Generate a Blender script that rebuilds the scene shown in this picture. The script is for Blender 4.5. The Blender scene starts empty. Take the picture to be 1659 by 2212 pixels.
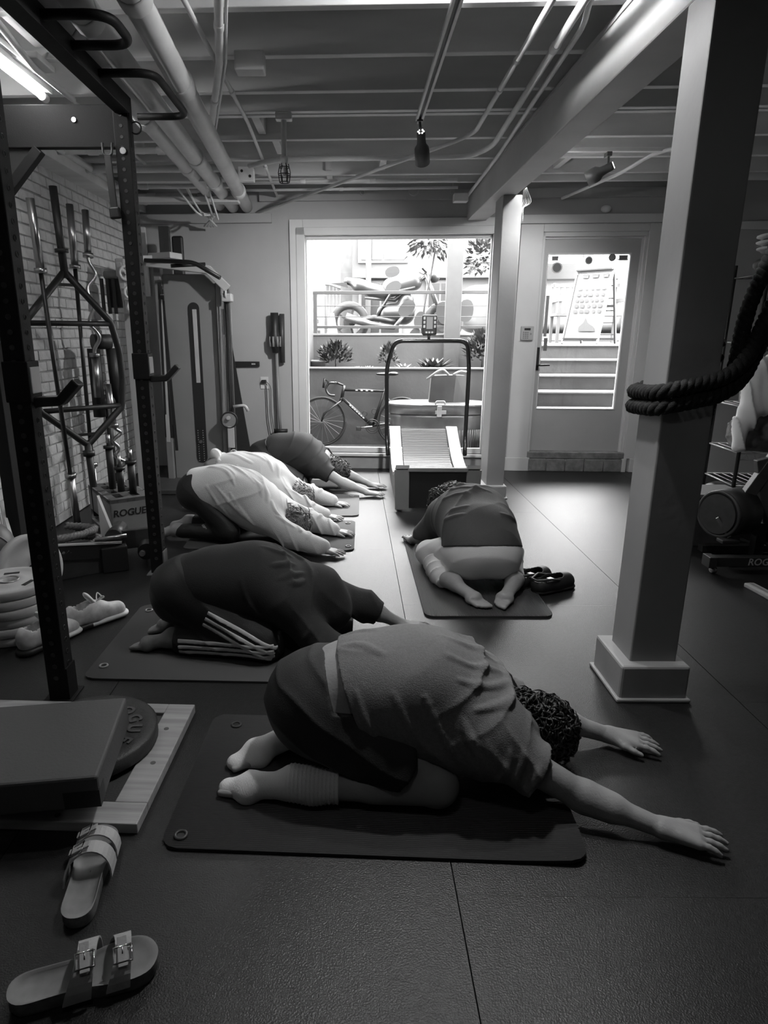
import bpy, bmesh, math, random
import numpy as np
from mathutils import Vector, Matrix, Euler
random.seed(7); np.random.seed(7)
R = math.radians
scene = bpy.context.scene
COL = scene.collection

# ------------------------------------------------------------------ camera
FPX, PX, PY, CAMH = 1400.0, 745.0, 1106.0, 1.40          # focal length / principal point in px of 1659x2212
cam_d = bpy.data.cameras.new('camera'); cam = bpy.data.objects.new('camera', cam_d); COL.objects.link(cam)
cam_d.sensor_fit = 'VERTICAL'; cam_d.sensor_height = 36.0; cam_d.sensor_width = 27.0
cam_d.lens = FPX / 2212 * 36.0
cam_d.shift_x = (829.5 - PX) / 2212.0
cam_d.clip_start = 0.02; cam_d.clip_end = 200
cam.location = (0, 0, CAMH)
PITCH = math.atan(388 / FPX); YAW = math.atan(-15 / math.hypot(FPX, 388))
cam.rotation_euler = (math.pi / 2 - PITCH, 0, -YAW)
scene.camera = cam

# ------------------------------------------------------------------ colour management
scene.view_settings.view_transform = 'Standard'
scene.view_settings.look = 'None'
scene.view_settings.gamma = 1.0
scene.view_settings.use_curve_mapping = False
scene.view_settings.exposure = 0.0
scene.cycles.adaptive_threshold = 0.025; scene.cycles.max_bounces = 6; scene.cycles.diffuse_bounces = 5; scene.cycles.glossy_bounces = 3; scene.cycles.transparent_max_bounces = 8

# ------------------------------------------------------------------ world: bright overcast sky
SKY = 42.0
world = bpy.data.worlds.new('overcast_sky'); scene.world = world; world.use_nodes = True
nt = world.node_tree; nt.nodes.clear()
wo = nt.nodes.new('ShaderNodeOutputWorld'); bg = nt.nodes.new('ShaderNodeBackground')
bg.inputs[0].default_value = (1, 1, 1, 1); bg.inputs[1].default_value = SKY
nt.links.new(bg.outputs[0], wo.inputs[0])

# facade frame: u along the wall (to the right), w outwards, z up
FA = 0.055
FO = Vector((0.35, 6.80, 0)); FU = Vector((math.cos(FA), -math.sin(FA), 0)); FN = Vector((math.sin(FA), math.cos(FA), 0))
FMAT = Matrix.Translation(FO) @ Matrix.Rotation(-FA, 4, 'Z')
def FW(u, w, z): return FO + FU * u + FN * w + Vector((0, 0, z))

def area_light(name, loc, rot, sx, sy, power, portal=False, spread=None):
    l = bpy.data.lights.new(name, 'AREA'); l.shape = 'RECTANGLE'; l.size = sx; l.size_y = sy; l.energy = power
    if spread: l.spread = spread
    o = bpy.data.objects.new(name, l); COL.objects.link(o); o.location = loc; o.rotation_euler = rot
    if portal: l.cycles.is_portal = True
    return o
# light portals in the two openings (they only guide the sampling of the sky, they give no light)
area_light('window_portal', FW(0.10, 0.10, 1.26), (R(-90), 0, -FA), 1.84, 2.08, 1, True)
area_light('door_portal', FW(1.945, 0.14, 1.39), (R(-90), 0, -FA), 0.78, 1.5, 1, True)

def point_light(name, loc, power, rad=0.03):
    l = bpy.data.lights.new(name, 'POINT'); l.energy = power; l.shadow_soft_size = rad
    o = bpy.data.objects.new(name, l); COL.objects.link(o); o.location = loc; return o
def spot_light(name, loc, target, power, angle, blend=0.4, rad=0.04):
    l = bpy.data.lights.new(name, 'SPOT'); l.energy = power; l.spot_size = R(angle); l.spot_blend = blend; l.shadow_soft_size = rad
    o = bpy.data.objects.new(name, l); COL.objects.link(o); o.location = loc
    o.rotation_euler = (Vector(target) - Vector(loc)).to_track_quat('-Z', 'Y').to_euler(); return o

# ------------------------------------------------------------------ materials (all achromatic: the photograph is black and white)
MATS = {}
def mat(name, g, rough=0.6, metal=0.0, var=0.0, vscale=8.0, bump=0.0, bscale=60.0, spec=0.5, stretch=None, detail=4.0, spots=0.0, sscale=3.0, sg=0.02, emit=0.0):
    if name in MATS: return MATS[name]
    m = bpy.data.materials.new(name); m.use_nodes = True
    t = m.node_tree; b = t.nodes['Principled BSDF']
    b.inputs['Base Color'].default_value = (g, g, g, 1); b.inputs['Roughness'].default_value = rough
    b.inputs['Metallic'].default_value = metal; b.inputs['Specular IOR Level'].default_value = spec
    if emit:
        b.inputs['Emission Color'].default_value = (1, 1, 1, 1); b.inputs['Emission Strength'].default_value = emit
    tc = None
    if var or bump or spots:
        tc = t.nodes.new('ShaderNodeTexCoord'); mp = t.nodes.new('ShaderNodeMapping')
        if stretch: mp.inputs['Scale'].default_value = stretch
        t.links.new(tc.outputs['Object'], mp.inputs['Vector'])
    col = None
    if var:
        n = t.nodes.new('ShaderNodeTexNoise'); n.inputs['Scale'].default_value = vscale; n.inputs['Detail'].default_value = detail
        t.links.new(mp.outputs[0], n.inputs['Vector'])
        r = t.nodes.new('ShaderNodeValToRGB')
        lo = max(0, g * (1 - var)); hi = min(1, g * (1 + var))
        r.color_ramp.elements[0].position = 0.3; r.color_ramp.elements[0].color = (lo, lo, lo, 1)
        r.color_ramp.elements[1].position = 0.7; r.color_ramp.elements[1].color = (hi, hi, hi, 1)
        t.links.new(n.outputs['Fac'], r.inputs[0]); col = r.outputs[0]
    if spots:
        n = t.nodes.new('ShaderNodeTexNoise'); n.inputs['Scale'].default_value = sscale; n.inputs['Detail'].default_value = 8; n.inputs['Roughness'].default_value = 0.65
        t.links.new(mp.outputs[0], n.inputs['Vector'])
        r = t.nodes.new('ShaderNodeValToRGB'); r.color_ramp.elements[0].position = spots; r.color_ramp.elements[1].position = spots + 0.07
        t.links.new(n.outputs['Fac'], r.inputs[0])
        x = t.nodes.new('ShaderNodeMixRGB'); t.links.new(r.outputs[0], x.inputs[0])
        if col: t.links.new(col, x.inputs[1])
        else: x.inputs[1].default_value = (g, g, g, 1)
        x.inputs[2].default_value = (sg, sg, sg, 1); col = x.outputs[0]
    if col: t.links.new(col, b.inputs['Base Color'])
    if bump:
        n = t.nodes.new('ShaderNodeTexNoise'); n.inputs['Scale'].default_value = bscale; n.inputs['Detail'].default_value = 3
        t.links.new(mp.outputs[0], n.inputs['Vector'])
        bp = t.nodes.new('ShaderNodeBump'); bp.inputs['Strength'].default_value = bump; bp.inputs['Distance'].default_value = 0.01
        t.links.new(n.outputs['Fac'], bp.inputs['Height']); t.links.new(bp.outputs[0], b.inputs['Normal'])
    MATS[name] = m; return m

def glass_mat():
    m = bpy.data.materials.new('window_glass'); m.use_nodes = True; t = m.node_tree; t.nodes.clear()
    o = t.nodes.new('ShaderNodeOutputMaterial'); mx = t.nodes.new('ShaderNodeMixShader'); fr = t.nodes.new('ShaderNodeFresnel')
    fr.inputs[0].default_value = 1.3
    tr = t.nodes.new('ShaderNodeBsdfTransparent'); tr.inputs[0].default_value = (0.95, 0.95, 0.95, 1)
    gl = t.nodes.new('ShaderNodeBsdfGlossy'); gl.inputs['Roughness'].default_value = 0.02
    t.links.new(fr.outputs[0], mx.inputs[0]); t.links.new(tr.outputs[0], mx.inputs[1]); t.links.new(gl.outputs[0], mx.inputs[2])
    t.links.new(mx.outputs[0], o.inputs[0]); return m
def emit_mat(name, s):
    m = bpy.data.materials.new(name); m.use_nodes = True; t = m.node_tree; t.nodes.clear()
    o = t.nodes.new('ShaderNodeOutputMaterial'); e = t.nodes.new('ShaderNodeEmission'); e.inputs[1].default_value = s
    t.links.new(e.outputs[0], o.inputs[0]); return m

M_GLASS = glass_mat()
M_CEIL = mat('ceiling_paint', 0.62, 0.7, var=0.22, vscale=3, bump=0.15, bscale=30, spots=0.66, sscale=2.5, sg=0.22)
M_JOIST = mat('joist_paint', 0.66, 0.65, var=0.18, vscale=4, bump=0.2, bscale=25, stretch=(0.2, 1, 1), spots=0.70, sscale=3.0, sg=0.24)
M_PIPE = mat('pipe_paint', 0.66, 0.45, var=0.10, vscale=5)
M_CONDUIT = mat('conduit_paint', 0.68, 0.45, var=0.1, vscale=6)
M_WALL = mat('facade_paint', 0.40, 0.7, var=0.06, vscale=2, bump=0.05, bscale=80)
M_TRIM = mat('trim_paint', 0.62, 0.5, var=0.05, vscale=3)
M_BRICK = mat('painted_brick', 0.58, 0.75, var=0.12, vscale=14, bump=0.5, bscale=50)
M_MORTAR = mat('painted_mortar', 0.36, 0.85, var=0.2, vscale=20, bump=0.4, bscale=60)
M_COLUMN = mat('column_paint', 0.30, 0.55, var=0.08, vscale=2.5, bump=0.06, bscale=40)
M_BASE = mat('column_base_paint', 0.36, 0.55, var=0.1, vscale=6, bump=0.1, bscale=30, spots=0.70, sscale=7, sg=0.03)
M_RUBBER = mat('rubber_floor', 0.014, 0.40, var=0.35, vscale=60, bump=0.22, bscale=220, spec=0.5, detail=6)
M_BLACK = mat('black_powder_coat', 0.012, 0.42, bump=0.08, bscale=200)
M_BLACK2 = mat('black_plastic', 0.016, 0.5)
M_DARK = mat('dark_grey_metal', 0.045, 0.45, var=0.2, vscale=15)
M_STEEL = mat('brushed_steel', 0.42, 0.32, 1.0, var=0.15, vscale=30, stretch=(1, 1, 0.1))
M_CHROME = mat('chrome', 0.65, 0.15, 1.0)
M_WHITE = mat('white_plastic', 0.62, 0.4)
M_GREY = mat('grey_metal', 0.22, 0.45, var=0.08, vscale=6)
M_LGREY = mat('light_grey_metal', 0.40, 0.4, var=0.06, vscale=6)
M_WOOD = mat('pine_wood', 0.34, 0.6, var=0.25, vscale=6, stretch=(0.3, 6, 6), bump=0.1, bscale=30)

# ------------------------------------------------------------------ object helpers
def link(o, parent=None):
    COL.objects.link(o)
    if parent is not None: o.parent = parent
    return o
def mesh_obj(name, verts, faces, m, parent=None, smooth=False):
    me = bpy.data.meshes.new(name); me.from_pydata([tuple(v) for v in verts], [], [tuple(f) for f in faces]); me.update()
    if m: me.materials.append(m)
    if smooth: me.polygons.foreach_set('use_smooth', [True] * len(me.polygons))
    return link(bpy.data.objects.new(name, me), parent)
def tag(o, label=None, cat=None, group=None, kind=None):
    if label: o['label'] = label
    if cat: o['category'] = cat
    if group: o['group'] = group
    if kind: o['kind'] = kind
    return o
def thing(name, label, cat, loc=(0, 0, 0), rz=0.0, group=None, rot=None):
    o = bpy.data.objects.new(name, None); o.empty_display_size = 0.1; COL.objects.link(o)
    o.location = loc; o.rotation_euler = rot if rot else (0, 0, rz)
    return tag(o, label, cat, group)

class MB:
    """collects shapes into one mesh"""
    def __init__(s): s.v = []; s.f = []; s.sm = []
    def add(s, vs, fs, smooth=False, M=None):
        n = len(s.v)
        if M is not None: vs = [M @ Vector(v) for v in vs]
        s.v += [tuple(v) for v in vs]; s.f += [tuple(i + n for i in f) for f in fs]; s.sm += [smooth] * len(fs); return s
    def box(s, lo, hi, bev=0.0, M=None):
        x0, y0, z0 = lo; x1, y1, z1 = hi
        if x0 > x1: x0, x1 = x1, x0
        if y0 > y1: y0, y1 = y1, y0
        if z0 > z1: z0, z1 = z1, z0
        if bev <= 0:
            vs = [(x0, y0, z0), (x1, y0, z0), (x1, y1, z0), (x0, y1, z0), (x0, y0, z1), (x1, y0, z1), (x1, y1, z1), (x0, y1, z1)]
            return s.add(vs, [(3, 2, 1, 0), (4, 5, 6, 7), (0, 1, 5, 4), (1, 2, 6, 5), (2, 3, 7, 6), (3, 0, 4, 7)], False, M)
        bm = bmesh.new(); bmesh.ops.create_cube(bm, size=1.0)
        for v in bm.verts: v.co = Vector(((x0 + x1) / 2 + v.co.x * (x1 - x0), (y0 + y1) / 2 + v.co.y * (y1 - y0), (z0 + z1) / 2 + v.co.z * (z1 - z0)))
        bmesh.ops.bevel(bm, geom=bm.edges[:], offset=bev, segments=2, affect='EDGES', profile=0.5)
        bm.verts.index_update(); s.add([v.co.copy() for v in bm.verts], [[v.index for v in f.verts] for f in bm.faces], False, M); bm.free(); return s
    def obox(s, p, q, w, h, bev=0.0, upv=(0, 0, 1)):
        """bar with rectangular section from p to q; w across, h along up"""
        p = Vector(p); q = Vector(q); d = q - p; L = d.length; d.normalize()
        u = Vector(upv); r = d.cross(u)
        if r.length < 1e-4: r = d.cross(Vector((1, 0, 0)))
        r.normalize(); u = r.cross(d)
        M = Matrix.Identity(4)
        for i in range(3): M[i][0] = r[i]; M[i][1] = d[i]; M[i][2] = u[i]; M[i][3] = p[i]
        return s.box((-w / 2, 0, -h / 2), (w / 2, L, h / 2), bev, M)
    def tube(s, pts, r, n=12, closed=False, cap=True, radii=None):
        P = [Vector(p) for p in pts]; N = len(P); rings = []
        up = None
        for i in range(N):
            if closed: t = (P[(i + 1) % N] - P[i - 1])
            else: t = (P[min(i + 1, N - 1)] - P[max(i - 1, 0)])
            if t.length < 1e-9: t = Vector((0, 0, 1))
            t.normalize()
            if up is None:
                up = Vector((0, 0, 1)) if abs(t.z) < 0.9 else Vector((1, 0, 0))
            a = t.cross(up)
            if a.length < 1e-5: a = t.orthogonal()
            a.normalize(); b = a.cross(t).normalized(); up = b
            rr = radii[i] if radii else r
            rings.append([P[i] + a * math.cos(2 * math.pi * k / n) * rr + b * math.sin(2 * math.pi * k / n) * rr for k in range(n)])
        vs = [v for g in rings for v in g]; fs = []
        for i in range(N if closed else N - 1):
            j = (i + 1) % N
            for k in range(n): fs.append((i * n + k, j * n + k, j * n + (k + 1) % n, i * n + (k + 1) % n))
        s.add(vs, fs, True)
        if cap and not closed:
            m0 = len(s.v) - len(vs)
            s.f.append(tuple(m0 + k for k in range(n))); s.sm.append(False)
            s.f.append(tuple(m0 + (N - 1) * n + k for k in reversed(range(n)))); s.sm.append(False)
        return s
    def cyl(s, p, q, r, n=20, r2=None): return s.tube([p, q], r, n, radii=[r, r if r2 is None else r2])
    def torus(s, c, axis, R0, r, n=24, m=8):
        a = Vector(axis).normalized(); u = a.orthogonal().normalized(); v = a.cross(u)
        return s.tube([Vector(c) + u * R0 * math.cos(2 * math.pi * i / n) + v * R0 * math.sin(2 * math.pi * i / n) for i in range(n)], r, m, closed=True)
    def lathe(s, prof, n=28, M=None, axis_close=True):
        """prof: list of (radius, z)"""
        vs = []; fs = []; K = len(prof)
        for i in range(n):
            a = 2 * math.pi * i / n
            for (r, z) in prof: vs.append(Vector((r * math.cos(a), r * math.sin(a), z)))
        for i in range(n):
            j = (i + 1) % n
            for k in range(K - 1): fs.append((i * K + k, j * K + k, j * K + k + 1, i * K + k + 1))
        return s.add(vs, fs, True, M)
    def prism(s, poly, d, M=None):
        """poly: list of 3D points (planar, ccw seen from +d), d: extrusion vector"""
        P = [Vector(p) for p in poly]; d = Vector(d); n = len(P)
        vs = P + [p + d for p in P]
        fs = [tuple(reversed(range(n))), tuple(range(n, 2 * n))] + [(i, (i + 1) % n, n + (i + 1) % n, n + i) for i in range(n)]
        return s.add(vs, fs, False, M)
    def sphere(s, c, r, n=14, sc=(1, 1, 1)):
        vs = []; fs = []; m = n // 2
        for i in range(m + 1):
            t = math.pi * i / m
            for k in range(n): vs.append((c[0] + r * sc[0] * math.sin(t) * math.cos(2 * math.pi * k / n), c[1] + r * sc[1] * math.sin(t) * math.sin(2 * math.pi * k / n), c[2] + r * sc[2] * math.cos(t)))
        for i in range(m):
            for k in range(n): fs.append((i * n + k, (i + 1) * n + k, (i + 1) * n + (k + 1) % n, i * n + (k + 1) % n))
        return s.add(vs, fs, True)
    def build(s, name, m, parent=None):
        me = bpy.data.meshes.new(name); me.from_pydata(s.v, [], s.f); me.update()
        me.polygons.foreach_set('use_smooth', s.sm)
        if m: me.materials.append(m)
        bm = bmesh.new(); bm.from_mesh(me); bmesh.ops.recalc_face_normals(bm, faces=bm.faces); bm.to_mesh(me); bm.free()
        return link(bpy.data.objects.new(name, me), parent)
def arc_pts(c, u, v, r, a0, a1, n=8):
    c, u, v = Vector(c), Vector(u), Vector(v)
    return [c + u * r * math.cos(R(a0 + (a1 - a0) * i / n)) + v * r * math.sin(R(a0 + (a1 - a0) * i / n)) for i in range(n + 1)]
def smooth_path(pts, rad, n=5):
    """polyline with rounded corners"""
    P = [Vector(p) for p in pts]; out = [P[0]]
    for i in range(1, len(P) - 1):
        a = P[i - 1] - P[i]; b = P[i + 1] - P[i]; r = min(rad, a.length * 0.49, b.length * 0.49)
        A = P[i] + a.normalized() * r; B = P[i] + b.normalized() * r
        for k in range(n + 1):
            t = k / n; out.append(A * (1 - t) ** 2 + P[i] * 2 * t * (1 - t) + B * t * t)
    out.append(P[-1]); return out
def catmull(pts, n=8):
    P = [Vector(p) for p in pts]; P = [P[0] * 2 - P[1]] + P + [P[-1] * 2 - P[-2]]; out = []
    for i in range(1, len(P) - 2):
        for k in range(n):
            t = k / n; a, b, c, d = P[i - 1], P[i], P[i + 1], P[i + 2]
            out.append(0.5 * ((2 * b) + (c - a) * t + (2 * a - 5 * b + 4 * c - d) * t * t + (3 * b - a - 3 * c + d) * t ** 3))
    out.append(P[-2]); return out
def text_mesh(name, body, size, m, parent, M, extrude=0.001, align='CENTER', shear=0.0, bold=0.0):
    cu = bpy.data.curves.new(name, 'FONT'); cu.body = body; cu.size = size; cu.extrude = extrude; cu.align_x = align; cu.align_y = 'CENTER'; cu.shear = shear; cu.offset = bold
    cu.resolution_u = 3
    o = bpy.data.objects.new(name, cu); COL.objects.link(o)
    dg = bpy.context.evaluated_depsgraph_get(); me = bpy.data.meshes.new_from_object(o.evaluated_get(dg))
    bpy.data.objects.remove(o); me.transform(M); me.materials.clear(); me.materials.append(m)
    return link(bpy.data.objects.new(name, me), parent)
def frame_matrix(o, x, y):
    x = Vector(x).normalized(); y = Vector(y); z = x.cross(y).normalized(); y = z.cross(x)
    M = Matrix.Identity(4)
    for i in range(3): M[i][0] = x[i]; M[i][1] = y[i]; M[i][2] = z[i]; M[i][3] = o[i]
    return M
def dup(root, loc=None, rz=None, label=None, group=None):
    r = root.copy(); COL.objects.link(r)
    if loc is not None: r.location = loc
    if rz is not None: r.rotation_euler = (0, 0, rz)
    if label: r['label'] = label
    if group: r['group'] = group
    for ch in list(root.children):
        c = ch.copy(); COL.objects.link(c); c.parent = r
        for g in list(ch.children):
            d = g.copy(); COL.objects.link(d); d.parent = c
    return r

# =================================================================== STRUCTURE
# ---- floor: 4x6 ft rubber mats as separate pieces on a slab
slab = MB().box((-2.4, -2.2, -0.10), (4.4, 7.2, -0.022)).build('floor', mat('concrete_slab', 0.02, 0.9), None); tag(slab, kind='structure')
fx = [-2.3, -0.965, 0.275, 1.527, 2.77, 4.02, 4.4]
fyl = [-2.2, -0.5, 1.35, 3.20, 5.05, 6.9, 7.15]
for i in range(len(fx) - 1):
    ys = fyl if i % 2 == 0 else [-2.2, 0.42, 2.27, 4.12, 5.97, 7.15]
    for j in range(len(ys) - 1):
        g = 0.0016
        MB().box((fx[i] + g, ys[j] + g * .3, -0.022), (fx[i + 1] - g, ys[j + 1] - g * .3, 0.0), 0).build('floor_tile', M_RUBBER, slab)

# ---- facade wall with two openings (local facade frame)
def fbox(mb, u0, u1, w0, w1, z0, z1, bev=0.0): return mb.box((u0, w0, z0), (u1, w1, z1), bev, FMAT)
WU0, WU1, WZ0, WZ1 = -0.835, 1.035, 0.165, 2.33     # window opening
DU0, DU1, DZ0, DZ1 = 1.485, 2.47, 0.0, 2.30         # door opening
w = MB()
fbox(w, -3.2, WU0, 0, 0.16, -0.1, 3.3); fbox(w, WU0, WU1, 0, 0.16, -0.1, WZ0); fbox(w, WU0, DU1, 0, 0.16, WZ1, 3.3)
fbox(w, WU1, DU0, 0, 0.16, -0.1, WZ1); fbox(w, DU1, 4.6, 0, 0.16, -0.1, 3.3)
wall_f = tag(w.build('wall_front', M_WALL), kind='structure')
# ---- other walls
wl = tag(MB().box((-2.50, -2.4, -0.1), (-2.212, 7.2, 3.3)).build('wall_left', M_MORTAR), kind='structure')
tag(MB().box((4.35, -2.4, -0.1), (4.5, 7.2, 3.3)).build('wall_right', M_WALL), kind='structure')
tag(MB().box((-2.4, -2.4, -0.1), (4.4, -2.2, 3.3)).build('wall_back', mat('back_wall_paint', 0.12, 0.8)), kind='structure')
# bricks of the left wall: those in view one by one
bl, bh, bd, mo = 0.222, 0.064, 0.012, 0.011
bm_cache = []
for k in range(4):
    q = random.uniform(-.002, .002)
    b = MB().box((0, -bl / 2 + mo / 2, -bh / 2), (bd + q, bl / 2 - mo / 2, bh / 2), 0.004).build('brick', M_BRICK); bm_cache.append(b.data); bpy.data.objects.remove(b)
n_b = 0; rest = MB()
zc = 0.04
row = 0
while zc < 2.60:
    off = (row % 2) * bl / 2
    y = 3.0 + off
    while y < 6.92:
        vis = (y > 4.1 + 0.0) and zc > 0.28
        if n_b < 300 and y > 4.35 and 0.52 < zc < 2.5 and (y < 6.35 or zc > 1.55) and (y - 4.35) < 2.6:
            o = bpy.data.objects.new('brick', random.choice(bm_cache)); link(o, wl)
            o.location = (-2.213, y, zc + random.uniform(-.002, .002)); o.rotation_euler = (0, 0, random.uniform(-.008, .008)); n_b += 1
        else:
            rest.box((-2.213, y - bl / 2 + mo / 2, zc - bh / 2), (-2.202, y + bl / 2 - mo / 2, zc + bh / 2))
        y += bl
    zc += bh + mo; row += 1
o = rest.build('brick_courses', M_BRICK, wl); o['kind'] = 'stuff'
# ledge on top of the brick
tag(MB().box((-2.24, 2.0, 2.535), (-2.03, 6.95, 2.62), .004).box((-2.24, 2.0, 2.62), (-2.09, 6.95, 2.70), .004).build('trim_1', M_JOIST), kind='structure')

# ---- ceiling: deck plus joists
ceil = tag(MB().box((-2.4, -2.3, 2.93), (4.4, 7.1, 3.05)).build('ceiling', M_CEIL), kind='structure')
for jy in (-1.7, -1.2, -0.72, -0.24, 0.24, 0.72, 1.20, 1.68, 2.16, 2.645, 3.13, 3.615, 4.10, 4.44, 4.51, 5.03, 5.575, 6.09, 6.40):
    M = Matrix.Translation((0, jy, 0)) @ Matrix.Rotation(-0.03, 4, 'Z')
    MB().box((-2.22, -0.024, 2.69), (4.34, 0.024, 2.93), 0.004, M).build('joist', M_JOIST, ceil)
for bx, by in ((-0.62, 4.78), (-0.55, 5.30), (0.25, 5.83), (1.7, 5.83), (2.6, 5.3), (-0.2, 6.25), (-1.5, 3.35), (-1.62, 5.3)):
    MB().box((bx - .025, by - .23, 2.72), (bx + .025, by + .23, 2.93)).build('blocking', M_JOIST, ceil)
# ledger along the facade
lb = MB(); fbox(lb, -1.25, 2.9, -0.04, 0.0, 2.62, 2.705, .004); tag(lb.build('trim_2', M_WALL), kind='structure')
# ---- carrying beam + columns
beam = MB().box((1.10, 0.2, 2.43), (1.28, 7.0, 2.69), 0.008).box((1.094, 0.2, 2.655), (1.10, 7.0, 2.67))
tag(beam.build('support_beam', mat('beam_paint', .42, .55, var=.1, vscale=2.5, bump=.06, bscale=40)), 'painted carrying beam running across the room to the window wall', 'beam', kind='structure')
def column(x0, x1, y0, y1, bx0, bx1, by0, by1, bh_, lab):
    t = thing('support_column', lab, 'column', ((x0 + x1) / 2, (y0 + y1) / 2, 0)); t['kind'] = 'structure'
    cx, cy = (x0 + x1) / 2, (y0 + y1) / 2
    MB().box((x0 - cx, y0 - cy, 0), (x1 - cx, y1 - cy, 2.43), 0.006).build('shaft', M_COLUMN, t)
    b = MB().box((bx0 - cx, by0 - cy, 0), (bx1 - cx, by1 - cy, bh_), 0.010)
    b.box((bx0 - cx - .012, by0 - cy - .012, 0), (bx1 - cx + .012, by1 - cy + .012, 0.016), 0.006)
    b.build('plinth', M_BASE, t)
    return t
column(1.098, 1.28, 2.315, 2.50, 1.052, 1.318, 2.27, 2.55, 0.152, 'thick square column in front with battle rope wrapped around it')
column(1.175, 1.325, 5.52, 5.80, 1.12, 1.345, 5.48, 5.84, 0.117, 'square painted column beside the treadmill')

# ---- window
wn = tag(thing('window_1', 'large fixed window looking onto the sunken yard', 'window'), kind='structure')
t = MB(); fbox(t, -0.965, WU0, -0.022, 0, 0.0, 2.46, .004); fbox(t, WU1, 1.165, -0.022, 0, 0.0, 2.46, .004); fbox(t, WU0, WU1, -0.022, 0, 2.385, 2.46, .004)
t.build('casing', M_TRIM, wn)
t = MB(); fbox(t, -0.90, WU0 + .02, -0.03, 0.03, WZ0 - .02, 2.385, .004); fbox(t, WU1 - .02, 1.10, -0.03, 0.03, WZ0 - .02, 2.385, .004)
fbox(t, -0.90, 1.10, -0.03, 0.03, 2.315, 2.385, .004); fbox(t, -0.90, 1.10, -0.04, 0.03, 0.135, 0.165, .004); t.build('jamb', M_TRIM, wn)
t = MB(); a, b, c, d = WU0 + .0, WU1 - .0, WZ0, WZ1
fbox(t, a, a + .032, 0.045, .1, c, d, .003); fbox(t, b - .028, b, 0.045, .1, c, d, .003); fbox(t, a, b, 0.045, .1, d - .045, d, .003); fbox(t, a, b, 0.045, .1, c, c + .05, .003)
t.build('sash', M_TRIM, wn)
t = MB(); fbox(t, a + .03, b - .026, .07, .076, c + .048, d - .043); t.build('pane', M_GLASS, wn)
t = MB(); fbox(t, -0.83, -0.72, 0.062, 0.069, 0.222, 0.255); tag(t.build('sticker', M_LGREY, wn), 'small printed sticker in the lower corner of the pane')
t = MB(); fbox(t, -0.764, -0.735, 0.060, 0.062, 0.226, 0.25); t.build('sticker_print', M_DARK, wn)
t = MB(); fbox(t, -0.965, 1.26, -0.018, 0.0, 0.0, 0.135, .003); tag(t.build('baseboard_front', mat('base_paint', 0.30, 0.6, var=.1)), kind='structure')

# ---- door
dr = tag(thing('door_1', 'glazed entrance door with lever handle', 'door'), kind='structure')
t = MB(); fbox(t, 1.27, DU0, -0.022, 0, 0.14, 2.395, .004); fbox(t, DU1, 2.62, -0.022, 0, 0.14, 2.395, .004); fbox(t, DU0, DU1, -0.022, 0, 2.325, 2.395, .004); t.build('casing', M_TRIM, dr)
t = MB(); fbox(t, 1.255, 2.66, -0.045, 0, 2.398, 2.475, .004); t.build('head_board', M_TRIM, dr)
t = MB(); fbox(t, DU0, DU0 + .025, -0.005, 0.10, 0.2, 2.325, .003); fbox(t, DU1 - .025, DU1, -0.005, 0.10, .2, 2.325, .003); fbox(t, DU0, DU1, -0.005, 0.10, 2.285, 2.325, .003)
fbox(t, DU0 + .02, DU1 - .02, 0.03, 0.045, 2.265, 2.29, .002); fbox(t, DU1 - .045, DU1 - .02, 0.03, 0.045, .2, 2.29, .002); t.build('jamb', M_TRIM, dr)
t = MB(); a, b, c, d = 1.508, 2.445, 0.205, 2.27; ga, gb, gc, gd = 1.562, 2.338, 0.645, 2.13
fbox(t, a, ga, 0.05, .095, c, d); fbox(t, gb, b, 0.05, .095, c, d); fbox(t, ga, gb, .05, .095, c, gc); fbox(t, ga, gb, .05, .095, gd, d)
t.build('slab', mat('door_paint', 0.44, 0.5, var=.05, vscale=3), dr)
t = MB()
for (e0, e1, f0, f1) in ((ga - .012, ga, gc, gd), (gb, gb + .012, gc, gd), (ga - .012, gb + .012, gd, gd + .012), (ga - .012, gb + .012, gc - .012, gc)): fbox(t, e0, e1, 0.044, .052, f0, f1, .002)
t.build('glazing_bead', M_TRIM, dr)
t = MB(); fbox(t, ga, gb, .070, .076, gc, gd); t.build('pane', M_GLASS, dr)
t = MB(); fbox(t, 1.515, 1.545, .035, .05, 1.03, 1.255, .004); p0 = FW(1.53, .0, 1.075); t.tube([FW(1.53, .05, 1.08), FW(1.53, .0, 1.08), FW(1.56, -.005, 1.08), FW(1.645, -.005, 1.082)], .009, 8)
t.build('lever_handle', M_BLACK2, dr)
t = MB(); fbox(t, DU0, DU1, -0.03, .2, 0.135, 0.2, .006)
for k in range(5): fbox(t, DU0 + .01 + k * .195, DU0 + .195 + k * .195, -0.035 - .004 * (k % 2), .1, 0.0, 0.13, .006)
t.build('threshold', mat('threshold_paint', .2, .7, var=.3, vscale=15, bump=.4, bscale=40), dr)
t = MB(); fbox(t, 1.255, 1.51, -0.035, 0, 0.0, 0.14, .004); fbox(t, 2.45, 2.50, -.035, 0, 0, .14, .004); fbox(t, 2.53, 2.72, -.035, 0, 0, .14, .004); t.build('plinth_block', M_TRIM, dr)
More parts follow.
